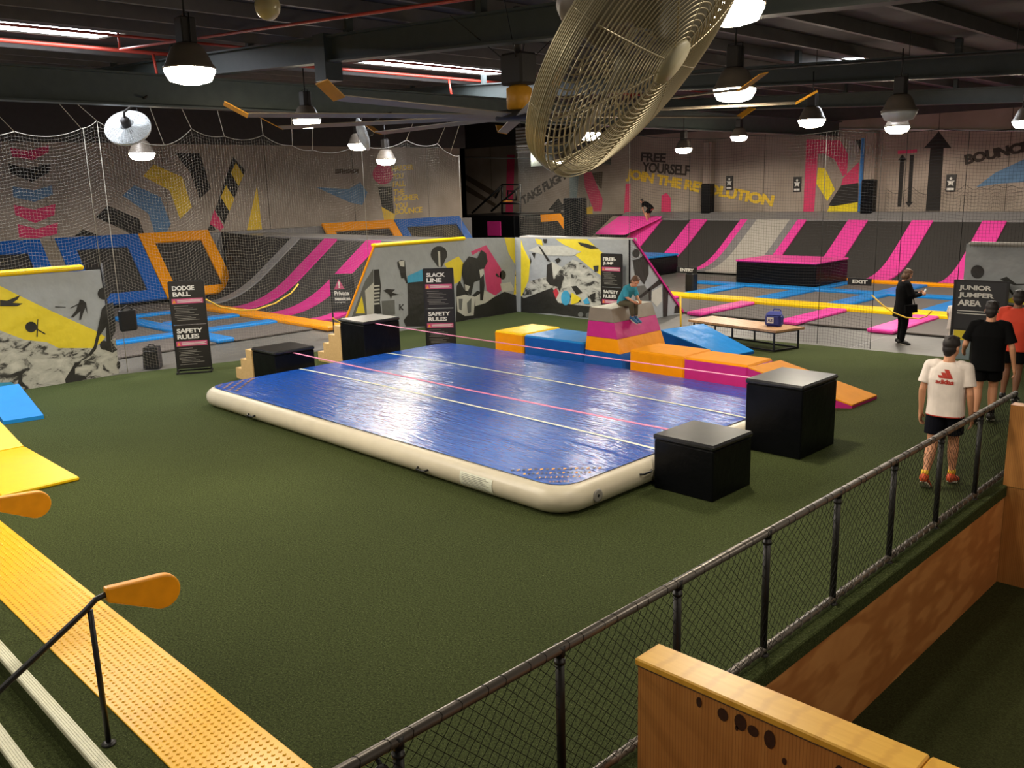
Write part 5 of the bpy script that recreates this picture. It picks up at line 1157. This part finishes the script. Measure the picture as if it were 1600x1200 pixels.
def person(label, loc, rz, h, pose=None, face=(0, 1, 0), hup=(0, 0, 1), skin='skin', hair='hair_dark', top='cloth_white', sleeve=.55, hem=.44, bottom='cloth_black', leg=.75, shoes='shoe_black', socks=None, voxel=.0075, stout=1.0, handd=None, curl=.55, longhair=False, coat=False, xdir=(1, 0, 0), hw=1.08, wide=1.0):
    t = thing('person', label, 'person', loc, rz)
    J = dict(BASE); J.update(pose or {}); V = {k: (Vector(v)*h if v is not None else None) for k, v in J.items()}
    w = stout; q = MB()
    trunk = [(V['pelvis']-(V['waist']-V['pelvis'])*.75, .078*h*w, .058*h*w), (V['pelvis'], .09*h*w, .062*h*w), (V['waist'], .076*h*w, .054*h*w), (V['chest'], .096*h*w, .064*h*w), (V['chest'].lerp(V['neck'], .55), .098*h*w, .056*h*w), (V['neck'].lerp(V['chest'], .12), .05*h*w, .04*h*w), (V['neck'], .03*h, .031*h)]
    loft(q, trunk, xdir)
    limb(q, V['neck']-(V['head']-V['neck'])*.1, V['head'], .034*h*(.6+.4*hw), .031*h*(.6+.4*hw))
    hd = (Vector(face).normalized()); P, R, k = head(q, V['head'], face, hup, h, hw)
    fwd = {}
    for s in 'LR':
        limb(q, V['hip'+s], V['knee'+s], .05*h*w, .034*h); limb(q, V['knee'+s], V['ank'+s], .033*h, .020*h, 12, .006*h)
        limb(q, V['sh'+s]-Vector((0, 0, .008*h)), V['el'+s], .026*h*w, .022*h); limb(q, V['el'+s], V['wr'+s], .0225*h, .0145*h, 12, .002*h)
        d = (handd or {}).get(s) or (V['wr'+s]-V['el'+s]); sd = Vector((0, 1, 0)) if abs(Vector(d).normalized().y) < .8 else Vector((0, 0, 1))
        hand(q, V['wr'+s], d, sd, h, curl, Vector((1 if s == 'L' else -1, .2, 0)))
    remesh(q, 'body', [skin], t, voxel, 2)
    # eyes
    q = MB()
    for s in (-1, 1): q.ell(P(s*1.75, 4.05, .1), (.6*k, .4*k, .35*k), R, 0, 8, 6)
    obj('eyes', q, 'eye', t, True)
    # hair
    q = MB(); q.ell(P(0, -1.0, 1.9), (4.6*k, 5.4*k, 5.0*k), R, 0, 20, 12); q.ell(P(0, -2.3, -1.2), (4.1*k, 3.7*k, 4.4*k), R, 0, 16, 10); q.ell(P(0, -3.0, -3.6), (2.9*k, 2.2*k, 2.8*k), R, 0, 12, 8); q.ell(P(0, 1.2, 4.3), (3.5*k, 2.3*k, 1.7*k), R, 0, 12, 8)
    for i in range(26):
        a = i*2.4; rr = 3.6*sqrt((i+1)/26); q.ell(P(rr*cos(a), -.8+rr*sin(a)*1.15, 6.6-rr*.42), (.9*k, 1.2*k, .8*k), R, 0, 8, 6)
    if longhair:
        q.ell(P(0, -2.6, -3.4), (5.0*k, 3.6*k, 4.6*k), R, 0, 16, 10)
        for s in (-1, 1): q.ell(P(s*4.2, -.6, -2.6), (1.5*k, 2.6*k, 4.3*k), R, 0, 12, 8)
    remesh(q, 'hair', hair, t, max(.006, voxel*.9), 5)
    # top garment
    q = MB(); ez = .014*h
    ht = V['pelvis'].lerp(V['waist'], (hem-.53)/.08) if hem < .53 else V['pelvis'].lerp(V['waist'], (hem-.53)/.08)
    loft(q, [(ht, (.104 if not coat else .118)*h*w*wide, (.078 if not coat else .09)*h*w*wide), (V['pelvis'].lerp(V['waist'], .6), .1*h*w*wide, .075*h*w*wide), (V['chest'], .108*h*w*wide, .077*h*w*wide), (V['chest'].lerp(V['neck'], .55), .112*h*w, .067*h*w), (V['chest'].lerp(V['neck'], .80), .086*h*w, .054*h*w), (V['chest'].lerp(V['neck'], .98), .044*h*w, .042*h*w)], xdir, 24)
    for s in 'LR':
        e = V['sh'+s].lerp(V['el'+s], min(1, sleeve)); c0 = V['sh'+s].lerp(V['chest'].lerp(V['neck'], .6), .35)
        limb(q, c0, V['sh'+s]-Vector((0, 0, .004*h)), .048*h*w, .039*h*w); q.tube([V['sh'+s]-Vector((0, 0, .004*h)), V['sh'+s].lerp(e, .5), e], [.039*h*w, .039*h*w, .040*h*w*wide], 14)
        if sleeve > 1: limb(q, V['el'+s], V['el'+s].lerp(V['wr'+s], sleeve-1), .036*h, .026*h); q.ell(V['el'+s], (.04*h,)*3)
    remesh(q, 'coat' if coat else 'shirt', top, t, voxel, 9)
    # shorts or trousers
    q = MB(); loft(q, [(V['pelvis']+(V['pelvis']-V['waist'])*.72, .09*h*w, .07*h*w), (V['pelvis'], .1*h*w, .072*h*w), (V['pelvis'].lerp(V['waist'], .7), .088*h*w, .066*h*w)], xdir)
    for s in 'LR':
        if leg <= 1:
            e = V['hip'+s].lerp(V['knee'+s], leg); q.tube([V['hip'+s]+Vector((0, 0, .02*h)), V['hip'+s].lerp(e, .5), e], [.06*h*w, .062*h*w, .06*h*w], 16)
        else:
            limb(q, V['hip'+s], V['knee'+s], .062*h*w, .046*h); e = V['knee'+s].lerp(V['ank'+s], leg-1); limb(q, V['knee'+s], e, .046*h, .034*h)
    remesh(q, 'shorts' if leg <= 1 else 'trousers', bottom, t, voxel, 3)
    for s in 'LR':
        a = V['ank'+s]; toe = V['toe'+s]
        if toe is None:
            f = Vector((a.x*.12, 1, 0)); f.z = 0; toe = a+f.normalized()*.105*h; toe.z = a.z-.027*h
        d = (toe-a); sole = Vector((0, 0, -1)); fl = d.normalized()
        q = MB(); dn = (Vector((0, 0, -1))-fl*Vector((0, 0, -1)).dot(fl)).normalized(); sd = fl.cross(dn)
        Rm = Matrix((sd, fl, -dn)).transposed()
        heel = a-fl*.025*h+dn*.012*h
        q.ell(heel, (.027*h, .034*h, .03*h), Rm, 0, 14, 10); q.ell(a+fl*.045*h+dn*.014*h, (.03*h, .06*h, .024*h), Rm, 0, 14, 10); q.ell(a+fl*.095*h+dn*.016*h, (.032*h, .036*h, .02*h), Rm, 0, 14, 10)
        q.tube([a+Vector((0, 0, .022*h)), a-Vector((0, 0, .01*h))], [.026*h, .028*h], 12)
        so = remesh(q, 'shoe', shoes, t, max(.005, voxel*.8), 1)
        q = MB()
        vs = [];
        for i in range(18):
            an = 2*pi*i/18; L_ = .082*h; W_ = (.031+.004*sin(an))*h
            vs.append(a+fl*(.045*h+L_*sin(an)*.98)+sd*(W_*cos(an))+dn*.030*h)
        q.prism(vs, dn*.011*h); obj('sole', q, 'shoe_white', so, True)
        if socks: q = MB(); q.tube([a+Vector((0, 0, .05*h)), a+Vector((0, 0, .015*h))], [.024*h, .025*h], 12); obj('sock', q, socks, t, True)
    return t, V, P
# boy in the white printed shirt walking away beside the fence
h = 1.7
b1_, V1, P1 = person('boy in white tee with red logo, black shorts and orange shoes, walking beside the fence', (-3.42, 10.12, 0), radians(6), h,
    dict(kneeL=(-.055, -.04, .285), ankL=(-.058, -.155, .075), toeL=(-.06, -.075, .018), kneeR=(.052, .05, .29), ankR=(.055, .06, .047), elL=(-.142, -.03, .635), wrL=(-.150, .0, .487), elR=(.142, -.02, .632), wrR=(.150, .02, .487), hipL=(-.05, -.005, .515), hipR=(.05, .01, .515), head=(.006, .014, .925)),
    face=(.35, .92, -.08), top='cloth_white', sleeve=.72, hem=.47, bottom='cloth_navy', leg=.74, shoes='shoe_orange', socks='rope_yellow', voxel=.007, wide=1.12)
# logo printed on the back of the shirt: three slanted bars over lettering
shirt = [c for c in kids(b1_) if c.name.startswith('shirt')][0]
def back_y(V, x, z, sh):
    from mathutils.bvhtree import BVHTree
    bv = back_y.c.setdefault(sh.name, BVHTree.FromPolygons([v.co for v in sh.data.vertices], [tuple(p.vertices) for p in sh.data.polygons]))
    hit = bv.ray_cast(Vector((x, -1, z)), Vector((0, 1, 0))); return (hit[0].y if hit[0] else -.12)-.005
back_y.c = {}
q = MB(); LX, LZ = -.005, 1.245
def bp_(x, z): return (LX+x, back_y(V1, LX+x, LZ+z, shirt), LZ+z)
def onback(pts, m=0):
    # fan of small quads following the cloth
    q.add([bp_(*p) for p in pts], [tuple(range(len(pts)))], m)
for x0, top_ in ((-.075, .03), (-.028, .062), (.02, .095)):
    b0, b1x = x0, x0+.046; sl = top_*.55; n = 5; lo = .0
    for i in range(n):
        u0, u1 = i/n, (i+1)/n
        onback([(b0-sl*u0*1.0+.02, top_*u0), (b1x-sl*u0+.02, top_*u0), (b1x-sl*u1+.02, top_*u1), (b0-sl*u1+.02, top_*u1)])
vs, fs = text_data('adidas', .035); xa = min(p[0] for p in vs); xb = max(p[0] for p in vs); ya = min(p[1] for p in vs); yb = max(p[1] for p in vs)
q.add([bp_(-.088+.186*(p[0]-xa)/(xb-xa), -.064+.052*(p[1]-ya)/(yb-ya)) for p in vs], fs)
obj('logo_print', q, 'cloth_red', shirt, True)
q = MB(); pts = V1['pelvis']+Vector((0, 0, -.055*h)); loft(q, [(pts, .116*h, .09*h), (pts+Vector((0, 0, .012)), .116*h, .09*h)], (1, 0, 0), 28); obj('hem_band', q, 'cloth_red', shirt, True)
# boy in black
person('boy in black tee and black shorts with grey white trainers walking ahead of the others', (-3.93, 13.1, 0), radians(12), 1.74,
    dict(kneeL=(-.052, .0, .285), ankL=(-.05, -.05, .05), kneeR=(.05, .07, .3), ankR=(.05, .06, .06), elL=(-.165, -.01, .64), wrL=(-.185, .1, .575), elR=(.165, -.03, .63), wrR=(.185, -.0, .487)),
    face=(.1, .95, -.2), top='cloth_black', sleeve=.8, hem=.44, bottom='cloth_black', leg=.7, shoes='shoe_black', socks='cloth_black', voxel=.008, wide=1.15, stout=1.04)
# boy in orange
person('boy in an orange tee with brown skin walking just beyond the boy in black', (-4.07, 14.75, 0), radians(6), 1.72,
    dict(kneeL=(-.05, .03, .29), kneeR=(.05, -.02, .285), ankR=(.05, -.08, .06), elR=(.16, -.01, .63), wrR=(.175, .03, .49)), face=(-.2, .9, -.1), skin='skin_brown', top='cloth_orange', sleeve=.75, hem=.45, bottom='cloth_black', leg=.75, shoes='shoe_black', voxel=.009, wide=1.12, stout=1.06)
# woman in black with a phone
wm, Vw, Pw = person('woman in black coat and trousers standing at the exit rope reading her phone', (-7.28, 18.62, 0), radians(-48), 1.57,
    dict(elL=(-.14, .05, .65), wrL=(-.06, .2, .665), elR=(.14, .05, .65), wrR=(.06, .2, .66), ankL=(-.06, .0, .045), ankR=(.06, -.02, .045), head=(0, .03, .92)),
    face=(0, .9, -.42), hair='hair_brown', top='cloth_black', sleeve=1.9, hem=.36, bottom='cloth_black', leg=1.95, shoes='shoe_black', voxel=.009, stout=1.16, longhair=True, coat=True, curl=.8, wide=1.08)
q = MB(); c = (Vw['wrL']+Vw['wrR'])/2+Vector((0, .09, .03)); q.bar(c+Vector((0, -.03, -.06)), c+Vector((0, .03, .07)), .07, .01); solo_p = obj('phone', q, 'phone', None, loc=tuple(Matrix.Rotation(radians(-48), 3, 'Z') @ c + Vector((-7.28, 18.62, 0)))) if 0 else None
R48 = Matrix.Rotation(radians(-48), 3, 'Z'); W = lambda v: R48 @ Vector(v) + Vector((-7.28, 18.62, 0))
q = MB(); q.bar(W(c+Vector((0, -.03, -.06))), W(c+Vector((0, .03, .07))), .07, .012); solo('phone', q, 'phone', 'pale phone held up in the hands of the woman in black', 'phone')
q = MB(); a_ = Vector((.26, .05, .78)); q.bar(W(a_+Vector((0, -.12, -.02))), W(a_+Vector((0, .12, .0))), .09, .16); q.tube([W(a_+Vector((-.02, -.08, .08))), W((.1, -.1, 1.12)), W((.0, -.03, 1.33)), W((.0, .13, 1.2)), W(a_+Vector((-.02, .08, .08)))], .01, 5); solo('handbag', q, 'cloth_black', 'black handbag hanging at the hip of the woman in black', 'bag')
# small child in white behind the junior sign
person('small child in a white dress and tights standing beside the junior sign', (-6.52, 19.35, 0), radians(-10), .92, dict(elL=(-.15, .0, .64), wrL=(-.16, .06, .55)), face=(-.2, 1, 0), hair='hair_light', top='cloth_white', sleeve=.8, hem=.3, bottom='cloth_white', leg=1.95, shoes='shoe_black', voxel=.0075, hw=1.3, wide=1.1, coat=True)
# child sitting on the vaulting box (faces +x, feet hanging)
z0 = 1.25; hh = 1.16
def sit(x, y, z): return (x, y, z)
person('child in teal top and khaki trousers sitting on the vaulting box looking down', (-9.98, 12.72, z0), radians(-90), hh,
    dict(pelvis=(0, 0, .075), waist=(0, .035, .15), chest=(0, .10, .25), neck=(0, .175, .335), head=(.0, .235, .40), hipL=(-.05, .02, .06), hipR=(.05, .02, .06), kneeL=(-.055, .20, .045), kneeR=(.055, .20, .05), ankL=(-.05, .215, -.165), ankR=(.045, .225, -.16), toeL=(-.05, .30, -.21), toeR=(.045, .31, -.205),
         shL=(-.108, .13, .305), shR=(.108, .13, .305), elL=(-.125, .17, .165), elR=(.125, .16, .165), wrL=(-.075, .255, .10), wrR=(.07, .25, .10)),
    face=(.1, .75, -.62), hup=(0, .6, .8), hair='hair_brown', top='cloth_teal', sleeve=1.0, hem=.5, bottom='cloth_khaki', leg=1.75, shoes='shoe_blue', voxel=.0065, hw=1.28, curl=.7, stout=1.02)
# child bending forward at the top of the back ramp
p_ = onY(1012, 349, 32.75); p_.z = 1.73
person('child in black bending over with hands on knees at the top of the back ramp', (p_.x, p_.y, p_.z), radians(95), 1.35,
    dict(pelvis=(0, -.12, .47), waist=(0, -.06, .54), chest=(0, .06, .60), neck=(0, .17, .655), head=(0, .235, .70), hipL=(-.055, -.11, .46), hipR=(.055, -.11, .46), kneeL=(-.08, .03, .27), kneeR=(.08, .03, .27), ankL=(-.09, -.05, .045), ankR=(.09, -.05, .045), shL=(-.11, .13, .63), shR=(.11, .13, .63), elL=(-.14, .11, .45), elR=(.14, .11, .45), wrL=(-.1, .08, .32), wrR=(.1, .08, .32)),
    face=(0, .95, -.3), hup=(0, .3, .95), hair='hair_dark', top='cloth_black', sleeve=.7, hem=.48, bottom='cloth_black', leg=.7, shoes='shoe_white', voxel=.01)
